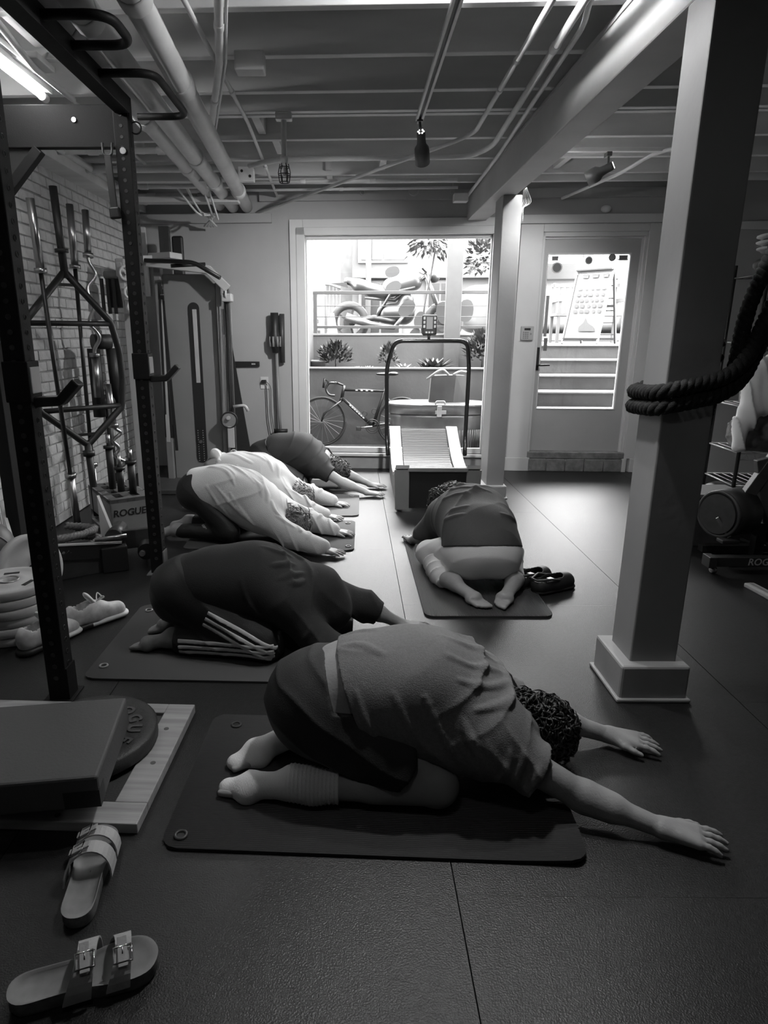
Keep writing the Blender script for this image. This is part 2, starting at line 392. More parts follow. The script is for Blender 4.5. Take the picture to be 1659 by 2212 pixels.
# stickers on the door glass
def disc(mb, u, z, r, w_, n=20, th=.002):
    mb.prism([FW(u + r * math.cos(2 * math.pi * i / n), w_, z + r * math.sin(2 * math.pi * i / n)) for i in range(n)], FN * th)
M_STK = mat('sticker_grey', .16, .6); M_STW = mat('sticker_white', .6, .6)
for (u, z, r, mm) in ((1.655, 2.01, .052, M_STW), (1.955, 2.075, .036, M_STW), (2.175, 2.10, .034, M_STK)):
    t = MB(); disc(t, u, z, r, .066); s = t.build('sticker', mm, dr)
    t = MB(); disc(t, u, z, r * .78, .064); t.build('sticker_print', M_STK if mm is M_STW else mat('sticker_mid', .25, .6), s)
for (u0, u1, z0, z1, mm) in ((1.60, 1.66, 2.075, 2.115, M_STK), (2.24, 2.32, 2.075, 2.12, M_STK), (1.585, 1.62, 1.22, 1.345, M_STK), (1.575, 1.605, 1.36, 1.75, mat('sticker_mid', .25, .6))):
    t = MB(); fbox(t, u0, u1, .064, .066, z0, z1); t.build('sticker', mm, dr)
# ---- trims: dark gap filler board above the trainer
t = MB(); fbox(t, -2.55, -1.135, -0.05, 0, 2.43, 2.515, .004); tag(t.build('trim_3', M_WALL), kind='structure')

# =================================================================== CEILING SERVICES
def pipe(name, lab, pts, r, cpl=(), m=None, cat='pipe', group=None, n=14):
    pts = [Vector(p) for p in pts]
    t = thing(name, lab, cat, pts[0], 0, group); q = [p - pts[0] for p in pts]
    MB().tube(q, r, n).build('run', m or M_PIPE, t)
    for (i, f, l, e) in cpl:
        a = q[i].lerp(q[i + 1], f); d = (q[i + 1] - q[i]).normalized()
        MB().tube([a - d * l / 2, a - d * l * .42, a + d * l * .42, a + d * l / 2], r, n, radii=[r + e * .4, r + e, r + e, r + e * .4]).build('coupling', m or M_PIPE, t)
    return t
pipe('drain_pipe', 'thick white drain pipe, the one nearest the middle of the ceiling', [(-0.732, 1.6, 2.585), (-1.022, 6.84, 2.575)], .056, ((0, .22, .10, .008), (0, .39, .12, .008), (0, .86, .1, .008)), group='drain pipes under the ceiling')
pipe('drain_pipe', 'thick white drain pipe, middle one of the three', [(-0.988, 1.6, 2.585), (-1.157, 6.84, 2.575)], .056, ((0, .25, .10, .008), (0, .66, .13, .009), (0, .8, .1, .007)), group='drain pipes under the ceiling')
pipe('drain_pipe', 'thick white drain pipe, nearest the brick wall, passing behind the rack', [(-1.033 - .08, 1.6, 2.60), (-1.287, 6.84, 2.59)], .052, ((0, .28, .10, .008), (0, .5, .14, .009), (0, .72, .11, .008)), group='drain pipes under the ceiling')
pipe('conduit', 'thin straight conduit crossing the joists right of the drain pipes', [(-0.685, 1.6, 2.677), (-0.66, 4.6, 2.677), (-0.72, 6.78, 2.66)], .012, ((0, .82, .05, .004), (1, .5, .05, .004)), M_CONDUIT, 'conduit', n=8)
pipe('conduit', 'slanting conduit crossing from the middle joists to the drain pipes', [(-0.36, 2.2, 2.645), (-0.53, 3.0, 2.645), (-0.64, 3.57, 2.645), (-0.94, 4.8, 2.668), (-0.99, 5.2, 2.670)], .019, ((1, .3, .06, .004), (2, .45, .06, .004)), M_CONDUIT, 'conduit', n=10)
pipe('conduit', 'thin wire conduit taped beside the slanting conduit', [(-0.33, 2.2, 2.650), (-0.50, 3.0, 2.650), (-0.61, 3.57, 2.650), (-0.91, 4.8, 2.672)], .007, (), M_CONDUIT, 'conduit', n=8)
pipe('conduit', 'conduit beside the track that bends and slants across to the drain pipes', smooth_path([(0.77, 1.6, 2.655), (0.795, 4.70, 2.65), (0.70, 4.82, 2.63), (-0.93, 6.86, 2.52)], .08), .014, ((0, .65, .04, .004), (0, .78, .04, .004)), M_CONDUIT, 'conduit', n=8)
pipe('conduit', 'conduit next to the beam that turns to run along a joist', smooth_path([(0.86, 1.6, 2.655), (0.98, 5.05, 2.65), (0.86, 5.30, 2.645), (-0.55, 5.36, 2.645), (-0.80, 5.55, 2.645)], .16), .018, ((0, .55, .06, .005),), M_CONDUIT, 'conduit', n=10)
pipe('conduit', 'conduit hugging the carrying beam down to the junction by the facade', smooth_path([(0.90, 2.2, 2.66), (0.93, 3.0, 2.66), (0.985, 3.22, 2.66), (1.075, 5.3, 2.655), (1.07, 6.6, 2.62)], .1), .013, ((0, .9, .04, .004), ), M_CONDUIT, 'conduit', n=8)
pipe('conduit', 'water pipe running along the joist bottoms near the facade', [(-1.0, 6.20, 2.66), (0.9, 6.12, 2.66)], .015, ((0, .3, .05, .004), (0, .62, .05, .004)), M_CONDUIT, 'conduit', n=8)
pipe('conduit', 'second water pipe near the facade, just behind the first', [(-1.15, 6.52, 2.655), (0.95, 6.40, 2.655)], .012, ((0, .5, .04, .003),), M_CONDUIT, 'conduit', n=8)
for k, (y, z, x1, r) in enumerate(((4.95, 2.60, -1.1, .02), (5.45, 2.60, -1.0, .028), (5.95, 2.58, -1.0, .022), (6.35, 2.58, -1.15, .018))):
    pipe('branch_pipe', ('lateral branch pipe above the bars, %s from the rack' % ('nearest', 'second', 'third', 'farthest')[k]), [(-2.15, y, z), (x1, y - .03, z)], r, ((0, .35, .08, .006), (0, .8, .06, .006)), M_CONDUIT, 'pipe', n=10)
pipe('conduit', 'conduit under the joists by the brick wall above the tube lamp', [(-1.40, 2.6, 2.65), (-1.55, 3.6, 2.64), (-1.545, 4.05, 2.64)], .016, (), M_CONDUIT, 'conduit', n=8)
pipe('conduit', 'second conduit by the brick wall running beside the tube lamp', [(-1.57, 2.9, 2.655), (-1.56, 4.0, 2.65), (-1.60, 5.6, 2.65)], .010, (), M_CONDUIT, 'conduit', n=8)
pipe('heating_pipe', 'bright pipe lying on the ledge above the brick wall', [(-1.99, 3.6, 2.60), (-1.99, 6.8, 2.60)], .022, ((0, .25, .06, .006), (0, .6, .06, .006)), M_PIPE, 'pipe', n=10)
t = thing('cable_bundle', 'loose white cables hanging above the cable machine', 'cable', (-1.35, 6.3, 2.5))
for k in range(5):
    a = random.uniform(-.15, .15)
    MB().tube(catmull([(a, -.3, .1), (a * .5 + .02 * k, 0, -.03 - .02 * k), (.02 * k, .2, -.06), (.05 - .03 * k, .42, -.12)], 6), .009, 6).build('cable', M_CONDUIT, t)
t = MB().box((-1.9, 6.18, 2.50), (-1.0, 6.30, 2.545), .003).build('ceiling_board', M_TRIM); tag(t, 'white board fixed across the ceiling above the cable machine', 'board')
tag(MB().box((-1.75, 5.62, 2.55), (-1.1, 5.70, 2.64), .003).build('ceiling_duct', M_TRIM), 'white boxed duct between the branch pipes', 'duct')
# junction boxes
def jbox(lab, c, sx, sy, sz, holes=0, cover=True):
    t = thing('junction_box', lab, 'junction box', c)
    MB().box((-sx / 2, -sy / 2, 0), (sx / 2, sy / 2, sz), .006).build('body', M_PIPE, t)
    for k in range(holes): MB().cyl((-sx * .25 + k * sx * .5, -sy / 2 - .004, sz * .7 - k * sz * .35), (-sx * .25 + k * sx * .5, -sy / 2 + .002, sz * .7 - k * sz * .35), .011, 12).build('knockout', M_BLACK2, t)
    return t
jbox('round white box with a bracket on the second joist', (-0.49, 3.56, 2.60), .14, .09, .085); 
jbox('small white box with two dark knockouts near the drain pipe ends', (-0.86, 5.80, 2.58), .13, .06, .11, 2)
jbox('white connector block on the track above the tube lamp', (-1.555, 3.62, 2.655), .12, .20, .03)
jbox('painted junction at the end of the beam conduit by the facade', (1.0, 6.55, 2.56), .13, .1, .07)
# ceiling mounted tube lamp by the brick wall
t = thing('tube_lamp', 'bright tube lamp under the joists beside the brick wall', 'lamp', (-1.645, 3.35, 2.615))
MB().tube([(0, -.62, 0), (-.01, .55, 0)], .017, 12).build('tube', emit_mat('tube_glow', 62.0), t)
MB().tube([(-.01, .55, 0), (-.01, .60, 0)], .022, 12).build('cap', M_PIPE, t); MB().tube([(0, -.68, 0), (0, -.62, 0)], .022, 12).build('cap', M_PIPE, t)
MB().box((-.03, -.6, .02), (.03, .6, .045)).build('housing', M_PIPE, t)
# track with spot heads
t = thing('light_track', 'double ceiling track running towards the window', 'light track', (0.415, 3.0, 2.66))
for sx in (-.016, .016): MB().box((sx - .007, -1.6, 0), (sx + .007, 1.52, .022), .002).build('rail', M_CONDUIT, t)
MB().box((-.012, -1.6, .012), (.012, 1.52, .026)).build('channel', M_BLACK2, t)
M_LAMP = mat('lamp_grey', .09, .45)
M_LED = emit_mat('led_glow', 4.0)
def spot(lab, root, head, tip, r):
    t = thing('spot_lamp', lab, 'lamp', root)
    root, head, tip = Vector(root), Vector(head), Vector(tip)
    h = head - root; q = tip - root; d = (q - h).normalized(); L = (q - h).length
    MB().box((-.018, -.02, 0), (.018, .05, .03), .003).build('adapter', M_LAMP, t)
    MB().tube([(0, 0, 0), h * .5 + Vector((0, 0, .0)), h], .008, 8).build('stem', M_LAMP, t)
    M = d.to_track_quat('Z', 'Y').to_matrix().to_4x4(); M.translation = h
    MB().lathe([(0, -.035), (r * .5, -.035), (r * .56, -.02), (r * .56, .02), (r * .62, .05), (r * .95, .075), (r, .10), (r, L), (r * .9, L), (r * .86, L * .8), (0, L * .8)], 24, M).build('shade', M_LAMP, t)
    for k in range(6):
        a = 2 * math.pi * k / 6; c = M @ Vector((r * .36 * math.cos(a), r * .36 * math.sin(a), -.036))
        MB().sphere(c, .0052, 8).build('vent_light', M_LED, t)
    lo = M @ Vector((0, 0, L * .82)); MB().cyl(lo, lo + d * .004, r * .8, 16).build('lens', M_LED, t)
    return t, root + lo + d * .02, d
t, lp, ld = spot('grey spot lamp at the end of the ceiling track near the window', (0.416, 4.50, 2.65), (0.43, 4.53, 2.575), (0.455, 4.66, 2.46), .048)
spot_light('spot_lamp_light', lp, (-0.6, 6.2, 0.75), 330, 116, .85, .05).parent = None
t, lp2, ld2 = spot('grey spot lamp on the short rail to the right of the beam', (1.86, 5.24, 2.63), (1.865, 5.24, 2.555), (1.735, 5.30, 2.49), .055)
spot_light('spot_lamp_light', lp2, (1.5, 6.5, .8), 90, 120, .6, .05)
t, lp3, ld3 = spot('added out-of-view spot lamp on the ceiling track, lighting the nearest person', (0.416, 2.36, 2.65), (0.42, 2.35, 2.575), (0.425, 2.27, 2.45), .048)  # extra head out of view, added to brighten the nearest person
spot_light('spot_lamp_light', lp3, (0.5, 1.95, 0.2), 85, 84, .8, .05)
tag(MB().box((1.55, 5.22, 2.66), (2.7, 5.26, 2.685), .003).build('lamp_rail', M_CONDUIT), 'short lateral lamp rail to the right of the beam', 'light track')
# bulb between the joists, just above the frame
t = thing('ceiling_bulb', 'bare bulb between the joists near the middle conduits', 'lamp', (0.60, 2.76, 2.925))
MB().cyl((0, 0, 0), (0, 0, -.05), .025, 12).build('socket', M_WHITE, t)
MB().sphere((0, 0, -.09), .035, 12).build('bulb', emit_mat('bulb_glow', 12.0), t)
point_light('ceiling_bulb_light', (0.60, 2.76, 2.78), 52.0, .04)
t = thing('ceiling_bulb', 'added unseen fill bulb between the joists behind the viewer', 'lamp', (-0.20, 0.48, 2.92))  # unseen bulb added as dim fill for the camera-facing sides
MB().cyl((0, 0, 0), (0, 0, -.05), .025, 12).build('socket', M_WHITE, t)
MB().sphere((0, 0, -.09), .035, 12).build('bulb', emit_mat('bulb_glow', 12.0), t)
point_light('ceiling_bulb_light', (-0.20, 0.48, 2.77), 5.0, .04)
# led batten behind the beam
t = thing('led_batten', 'narrow bright lamp batten mounted along the far side of the beam', 'lamp', (1.335, 4.6, 2.52))
MB().box((-.02, 0, 0), (.03, .98, .05), .004).build('housing', M_LGREY, t)
for k in range(3): MB().box((-.005, .12 + k * .28, -.012), (.025, .34 + k * .28, 0), .003).build('diffuser', emit_mat('batten_glow', 70.0), t)
t = thing('wire_cluster', 'tangle of thin wires hanging at the top of the far column', 'cable', (1.34, 5.62, 2.40))
for k in range(6):
    MB().tube(catmull([(0.01, -.02 * k, .08), (.02 + .012 * k, .02, .0), (.0 + .01 * (k % 3), .03 * (k % 2), -.05), (.03, .04, -.10 - .02 * (k % 3))], 5), .003, 5).build('wire', M_LGREY, t)
pipe('conduit', 'bent conduit to the right of the far spot lamp', smooth_path([(2.55, 4.75, 2.665), (2.2, 5.3, 2.66), (2.1, 5.6, 2.6), (1.95, 6.6, 2.6)], .1), .014, (), M_CONDUIT, 'conduit', n=8)
# caged work lamp on a drop rod
t = thing('caged_lamp', 'unlit caged lamp on a drop rod above the back mats', 'lamp', (-0.42, 4.46, 2.69))
MB().box((-.05, -.03, -.04), (.05, .03, 0), .006).build('canopy', M_PIPE, t)
MB().tube([(0, 0, -.02), (-.004, 0, -.25)], .017, 10).build('rod', M_PIPE, t)
MB().tube([(-.004, 0, -.24), (-.004, 0, -.28)], .024, 12).build('socket', M_PIPE, t)
cg = MB()
for k in range(6):
    a = math.pi * k / 3; cg.tube([(-.004 + .026 * math.cos(a), .026 * math.sin(a), -.28), (-.004 + .038 * math.cos(a), .038 * math.sin(a), -.33), (-.004 + .03 * math.cos(a), .03 * math.sin(a), -.385)], .0028, 5)
for z, r in ((-.30, .031), (-.34, .038), (-.385, .03)): cg.torus((-.004, 0, z), (0, 0, 1), r, .0028, 16, 5)
cg.build('cage', M_BLACK2, t)
MB().sphere((-.004, 0, -.325), .02, 10, (1, 1, 1.5)).build('bulb', M_WHITE, t)
# eye hooks and ring on the ledger
def eye(u, z, lab):
    t = thing('eye_hook', lab, 'hook', FW(u, -.06, z)); MB().torus((0, 0, -.03), (0, 1, 0), .02, .006, 16, 6).tube([(0, 0, -.01), (0, 0, .05)], .006, 6).build('hook', M_LGREY, t)
eye(-0.25, 2.71, 'eye hook under the ceiling above the left half of the window')
eye(0.60, 2.71, 'eye hook under the ceiling close to the beam')
t = thing('hanging_ring', 'round ring hanging from the ceiling above the window', 'ring', FW(0.23, -.25, 2.72)); MB().torus((0, 0, -.06), (0, 1, 0), .042, .008, 20, 8).build('ring', M_LGREY, t)
MB().tube([(0, 0, -.02), (0, 0, .04)], .007, 6).build('stem', M_LGREY, t)
# wall fittings on the facade
t = thing('door_keypad', 'white alarm keypad with small display on the door casing', 'keypad', FW(1.392, -.022, 1.325), -FA)
MB().box((-.062, -.025, 0), (.062, 0, .135), .006).build('case', mat('keypad_case', .40, .5), t)
MB().box((-.03, -.027, .095), (.03, -.024, .115)).build('display', M_BLACK2, t)
for i in range(3):
    for j in range(4): MB().box((-.042 + i * .02, -.028, .015 + j * .018), (-.028 + i * .02, -.024, .027 + j * .018)).build('key', M_GREY, t)
MB().cyl((.035, -.028, .06), (.035, -.024, .06), .009, 10).build('key', M_GREY, t)
t = thing('door_sensor', 'small rounded white sensor above the door', 'sensor', FW(2.045, 0, 2.50), -FA)
MB().sphere((0, -.02, .02), .045, 16, (1.1, .6, .75)).build('dome', M_WHITE, t)
t = thing('wall_outlet', 'wall outlet with a black plug beside the stick vacuum', 'outlet', FW(-1.262, 0, .83), -FA)
MB().box((-.042, -.008, 0), (.042, 0, .125), .003).build('plate', M_WHITE, t)
MB().box((-.025, -.045, .065), (.025, -.008, .095), .006).build('plug', M_BLACK2, t)
MB().tube(catmull([(.02, -.03, .07), (.025, -.03, -.05), (.03, -.03, -.3), (.06, -.03, -.52)], 6), .004, 6).build('cord', M_BLACK2, t)
MB().tube(catmull([(.03, -.03, .075), (.07, -.03, 0), (.07, -.03, -.25), (.10, -.03, -.48)], 6), .003, 6).build('cord', M_BLACK2, t)
t = thing('motion_sensor', 'white domed motion sensor in the wall corner behind the rack', 'sensor', (-2.10, 6.86, 2.10), 0)
MB().sphere((0, -.03, .0), .05, 14, (.8, .8, 1.6)).build('dome', M_WHITE, t)
MB().box((-.09, 0, -.35), (.06, .05, .3), .004).build('backing_board', M_TRIM, t)

# =================================================================== RACK AND GYM GEAR ON THE BRICK SIDE
def wb(mb, name, m, root):
    """build a part given in world coordinates under a (possibly turned) root"""
    o = mb.build(name, m, root)
    mw = Matrix.Translation(root.location) @ root.rotation_euler.to_matrix().to_4x4()
    o.matrix_parent_inverse = mw.inverted(); return o
M_RACK = mat('rack_black', .008, .62, bump=.1, bscale=260, spec=.25)
M_RACKSIDE = M_RACK
rk = thing('power_rack', 'black power rack with rungs on top beside the brick wall', 'rack', (-1.6, 3.0, 0))
posts = ((-1.187, 2.25), (-1.20, 3.64), (-2.03, 2.25), (-2.03, 3.64))
for i, (x, y) in enumerate(posts):
    p = wb(MB().box((x, y, 0), (x + .076, y + .076, 2.545), .004), 'post', M_RACK, rk)
    if i < 2:
        h = MB()
        for k in range(48):
            z = .10 + k * .05
            h.torus((x + .038, y - .0005, z), (0, 1, 0), .0085, .0016, 10, 4); h.torus((x + .0765, y + .038, z), (1, 0, 0), .0085, .0016, 10, 4)
            h.cyl((x + .038, y - .001, z), (x + .038, y + .002, z), .0085, 10)
        o = wb(h, 'hole_rims', mat('rack_hole', .03, .5), p); o.matrix_parent_inverse = Matrix.Identity(4); o['kind'] = 'stuff'
    wb(MB().box((x - .02, y - .03, 0), (x + .096, y + .106, .008), .002).box((x + .076, y, .0), (x + .083, y + .076, .14)), 'foot_plate', M_GREY if i == 1 else M_RACK, rk)
for x in (-1.187, -2.03): wb(MB().box((x, 2.326, 2.455), (x + .076, 3.64, 2.531), .004), 'top_rail', M_RACK, rk)
wb(MB().box((-2.03, 3.655, 2.305), (-1.12, 3.70, 2.50), .004), 'header_plate', M_RACK, rk)
wb(MB().box((-2.03, 2.26, 2.455), (-1.12, 2.31, 2.531), .004), 'top_rail', M_RACK, rk)
wb(MB().prism([(-1.60, 3.68, 2.305), (-1.955, 3.68, 2.305), (-1.955, 3.68, 1.93)], (0, .008, 0)), 'gusset', mat('rack_gusset', .02, .5), rk)
wb(MB().obox((-1.60, 3.675, 2.30), (-1.955, 3.675, 1.93), .05, .05, .004), 'brace', M_RACK, rk)
for (ya, yb, zz) in ((2.695, 2.955, 2.495), (3.24, 3.835, 2.495)):
    wb(MB().tube(smooth_path([(-1.13, ya, zz), (-.868, ya, zz), (-.868, yb, zz), (-1.13, yb, zz)], .09, 7), .0175, 12), 'rung', M_RACK, rk)
# far post cap + small ring
wb(MB().torus((-1.10, 3.68, 2.40), (0, 1, 0), .028, .004, 14, 6), 'ring_pin', M_RACK, rk)
for z in (2.285,): wb(MB().cyl((-1.16, 3.632, z), (-1.16, 3.64, z), .016, 10), 'bolt', M_STEEL, rk)
wb(MB().cyl((-1.40, 3.648, 2.43), (-1.40, 3.655, 2.43), .012, 10), 'bolt', M_STEEL, rk)
# j-cups
for (x, y, z) in ((-1.187, 2.25, 1.185), (-1.20, 3.64, 1.17)):
    c = wb(MB().box((x - .006, y - .006, z - .02), (x + .084, y + .082, z + .12), .004), 'j_cup', M_RACK, rk)
    o = wb(MB().obox((x + .08, y + .038, z - .02), (x + .175, y + .038, z - .015), .055, .035, .006).obox((x + .165, y + .038, z - .02), (x + .235, y + .038, z + .05), .055, .032, .006), 'hook', M_BLACK2, c); o.matrix_parent_inverse = Matrix.Identity(4)
    o = wb(MB().box((x + .078, y + .004, z + .01), (x + .088, y + .074, z + .10), .003), 'liner', M_LGREY, c); o.matrix_parent_inverse = Matrix.Identity(4)
# storage pegs with clips on the wall side of the near post
for (yy, z) in ((2.60, 1.73), (2.72, 1.43), (2.80, 1.12), (2.95, .72)):
    pass
t = thing('hanging_strap', 'black nylon strap hanging from the rack header', 'strap', (-1.235, 3.63, 2.31))
MB().tube(smooth_path([(-.025, 0, .01), (-.022, -.01, -.05), (.022, -.01, -.05), (.025, 0, .01)], .02), .006, 6).build('buckle', M_BLACK2, t)
MB().obox((0, -.01, -.05), (.012, -.01, -.32), .036, .012, .004, (0, 1, 0)).build('webbing', M_BLACK2, t)
MB().obox((.012, -.012, -.29), (.016, -.012, -.345), .055, .03, .008, (0, 1, 0)).build('grip', M_BLACK2, t)

# ---- long bars standing by the wall
M_BAR = mat('bar_dark', .05, .35, 0.7, var=.2, vscale=40, stretch=(1, 1, .05))
M_SLEEVE = mat('bar_sleeve', .40, .28, 1.0, var=.25, vscale=30, stretch=(1, 1, .05))
def barbell(lab, base, top, bend=False):
    base, top = Vector(base), Vector(top); t = thing('barbell', lab, 'barbell', base, 0, 'bars standing by the brick wall'); d = (top - base); L = d.length; d.normalize()
    P = lambda s: d * s
    ls = .30 if bend else .40
    MB().tube([P(0), P(ls)], .025, 16).tube([P(0.006), P(.012)], .02, 10).build('sleeve', M_SLEEVE, t)
    MB().tube([P(L - ls), P(L)], .025, 16).build('sleeve', M_SLEEVE, t)
    for s in (ls, L - ls - .03): MB().tube([P(s), P(s + .03)], .038, 16).build('collar', M_SLEEVE, t)
    if bend:
        q = Vector((.05, .03, 0)); M_ = L - 2 * ls
        pts = [P(ls)] + [P(ls + M_ * f) + q * a for f, a in ((.08, 0), (.2, 1), (.34, -.6), (.5, .5), (.66, -.6), (.8, 1), (.92, 0))] + [P(L - ls)]
        MB().tube(smooth_path(pts, .05, 4), .014, 10).build('shaft', M_SLEEVE, t)
    else: MB().tube([P(ls), P(L - ls)], .0145, 12).build('shaft', M_BAR, t)
    return t
barbell('steel barbell standing upright by the brick wall, nearest the rack post', (-1.99, 4.50, .012), (-1.965, 4.30, 2.19))
barbell('steel barbell standing just behind the dark hex bar', (-1.98, 4.83, .012), (-1.98, 4.93, 2.265))
barbell('bent steel curl bar standing closest to the pulleys', (-1.94, 4.98, .92), (-1.95, 5.13, 2.26), True)
barbell('short bent curl bar standing in the bar bin', (-1.76, 4.86, .06), (-1.86, 5.0, 1.02), True)
# hex bar
t = thing('hex_bar', 'dark hex trap bar standing on end in the bar bin', 'hex bar', (-1.93, 4.72, .06))
M_HEX = mat('hex_black', .014, .45)
L2 = Vector((.70, .72, 0)).normalized(); A0 = Vector((-.02, -.02, 0)) 
def hx(l, z): return L2 * l + Vector((-.02 * z, -.02 * z, z))
MB().tube([hx(0, 0), hx(0, .56)], .026, 14).build('sleeve', M_HEX, t); MB().tube([hx(0, 1.70), hx(0, 2.27)], .026, 14).build('sleeve', M_HEX, t)
MB().tube([hx(0, 1.86), hx(0, 1.885)], .045, 14).build('collar', M_HEX, t); MB().tube([hx(0, .46), hx(0, .50)], .042, 14).build('collar', M_HEX, t)
MB().tube(smooth_path([hx(0, 1.74), hx(-.31, 1.41), hx(-.31, .82), hx(0, .54), hx(.30, .80), hx(.33, 1.0), hx(.33, 1.2), hx(.29, 1.41), hx(0, 1.74)], .03), .024, 10).build('hex_frame', M_HEX, t)
for z in (1.40, .81): MB().tube([hx(-.30, z), hx(.31, z)], .019, 10).build('handle_bar', M_HEX, t)
MB().obox(hx(-.07, 1.655), hx(.07, 1.655), .012, .02).build('brace_plate', M_HEX, t); MB().obox(hx(-.11, .62), hx(.09, .62), .012, .02).build('brace_plate', M_HEX, t)
# padded yoke bar behind
t = thing('yoke_bar', 'black padded squat yoke hanging behind the hex bar', 'yoke bar', (-1.93, 5.15, .06))
MB().tube([(-.05, -.05, 1.27), (.05, .04, 1.27)], .058, 14).build('pad', M_BLACK2, t); MB().tube([(-.055, -.055, .78), (.03, .02, .84)], .05, 14).build('pad', M_BLACK2, t)
MB().tube([(-.05, -.05, 1.22), (-.05, -.05, .70)], .048, 14).build('pad', M_BLACK2, t); MB().tube([(.05, .05, 1.22), (.06, .06, .80)], .042, 14).build('pad', M_BLACK2, t)
MB().tube([(0, 0, .05), (0, 0, .8)], .025, 12).build('sleeve', M_HEX, t)
# bar bin
C = Vector((-1.66, 4.29, 0)); e1 = Vector((.82, .57, 0)).normalized(); e2 = Vector((-.57, .82, 0)).normalized()
t = thing('bar_bin', 'grey metal bar holder bin lettered on its front, holding bars', 'bar holder', C, math.atan2(e1.y, e1.x))
b = MB().box((0, 0, .10), (.012, .60, .285), .002).box((0, 0, 0), (.30, .012, .285), .002).box((.288, 0, 0), (.30, .60, .285), .002).box((0, .588, 0), (.30, .60, .285), .002).box((0, 0, .0), (.30, .6, .02))
b.build('body', M_GREY, t)
b = MB()
for i in range(4): b.box((0, i * .15 + (0 if i == 0 else .03), .26), (.30, i * .15 + .06, .285))
for i in range(3): b.box((i * .115, 0, .26), (i * .115 + .06, .6, .284))
b.build('top_grid', mat('bin_top', .10, .5), t)
text_mesh('lettering', 'ROGUE', .068, M_BLACK2, t, Matrix.Translation((.128, -.002, .185)) @ Matrix.Rotation(R(90), 4, 'X'), .0012, shear=.12, bold=.0015)
# kettle-like collars / handles standing in the bin
for k, (x, y, h) in enumerate(((.20, .12, .22), (.15, .24, .16), (.12, .36, .3))):
    q = thing('dumbbell_handle', ('tall', 'short', 'slim')[k] + ' dark loading handle standing in the bar bin', 'dumbbell handle', C + e1 * x + e2 * y + Vector((0, 0, .286)))
    MB().tube([(0, 0, 0), (0, 0, h)], .026, 14).build('sleeve', M_BLACK2, q); MB().tube([(0, 0, h), (0, 0, h + .02)], .038, 14).build('flange', M_BLACK2, q); MB().tube([(0, 0, h + .02), (0, 0, h + .10)], .015, 10).build('grip', M_SLEEVE, q)

# ---- white tilted rope tray
t = thing('storage_tray', 'tilted dark tray with white ends holding a coiled rope', 'tray', (-1.75, 3.75, 0), R(35))
w_ = mat('tray_white', .75, .5)
MB().prism([(-.30, -.22, .20), (-.30, .20, .20), (-.30, .20, .42)], (.016, 0, 0)).build('end_panel', w_, t)
MB().prism([(.26, -.22, .12), (.26, .20, .12), (.26, .20, .38)], (.016, 0, 0)).build('end_panel', w_, t)
MB().obox((-.30, -.22, .21), (.276, -.22, .13), .016, .10).build('front_lip', M_BLACK2, t)
MB().obox((-.30, -.235, .255), (.276, -.235, .175), .006, .012).build('edge_strip', w_, t)
MB().box((-.30, -.21, 0), (.26, .22, .12), .004).build('body', M_DARK, t)
def rope(mb, pts, r, strands=3, pitch=.06, n=7):
    P = [Vector(p) for p in pts]; s = [0.0]
    for i in range(1, len(P)): s.append(s[-1] + (P[i] - P[i - 1]).length)
    for k in range(strands):
        q = []
        for i, p in enumerate(P):
            tt = (P[min(i + 1, len(P) - 1)] - P[max(i - 1, 0)]).normalized(); a = tt.cross(Vector((0, 0, 1)))
            if a.length < .05: a = tt.cross(Vector((1, 0, 0)))
            a.normalize(); b_ = a.cross(tt); ph = 2 * math.pi * (s[i] / pitch + k / strands)
            q.append(p + (a * math.cos(ph) + b_ * math.sin(ph)) * r * .5)
        mb.tube(q, r * .58, n)
    return mb
def dense(pts, step=.008):
    P = [Vector(p) for p in pts]; out = []
    for i in range(len(P) - 1):
        m_ = max(1, int((P[i + 1] - P[i]).length / step))
        for k in range(m_): out.append(P[i].lerp(P[i + 1], k / m_))
    return out + [P[-1]]
M_ROPE = mat('grey_rope', .16, .8, bump=.5, bscale=200); M_BROPE = mat('black_rope', .010, .8, bump=.3, bscale=250)
t2 = thing('coiled_rope', 'thick twisted climbing rope piled in the tray', 'rope', (-1.75, 3.72, .19), R(35))
rope(MB(), dense(catmull([(-.26, -.12, -.02), (-.1, -.18, -.02), (.1, -.16, -.02), (.2, -.06, -.01), (.1, .06, -.01), (-.12, .02, .0), (-.2, -.08, .04), (-.02, -.14, .045), (.12, -.08, .04), (.2, .04, .03), (.05, .12, .05)], 8), .01), .024, 3, .07).build('strands', M_ROPE, t2)
# roller pads by the far rack post
t = thing('roller_attachment', 'black double roller attachment on the floor by the far rack post', 'roller pad', (-1.42, 3.80, 0), R(25))
MB().box((-.13, -.12, 0), (.02, .12, .16), .008).build('housing', M_BLACK2, t)
MB().tube([(-.05, -.05, .20), (.02, .28, .16)], .05, 16).build('roller', M_BLACK2, t); MB().tube([(.13, -.10, .10), (.18, .26, .10)], .052, 16).build('roller', M_BLACK2, t)
MB().tube([(-.16, -.12, .22), (.02, -.14, .23)], .012, 8).build('handle', M_STEEL, t); MB().box((-.02, .0, .10), (.26, .03, .22), .005).build('bracket', M_DARK, t)
MB().tube([(.10, -.13, .10), (.11, -.105, .10)], .018, 10).build('end_bolt', M_STEEL, t)

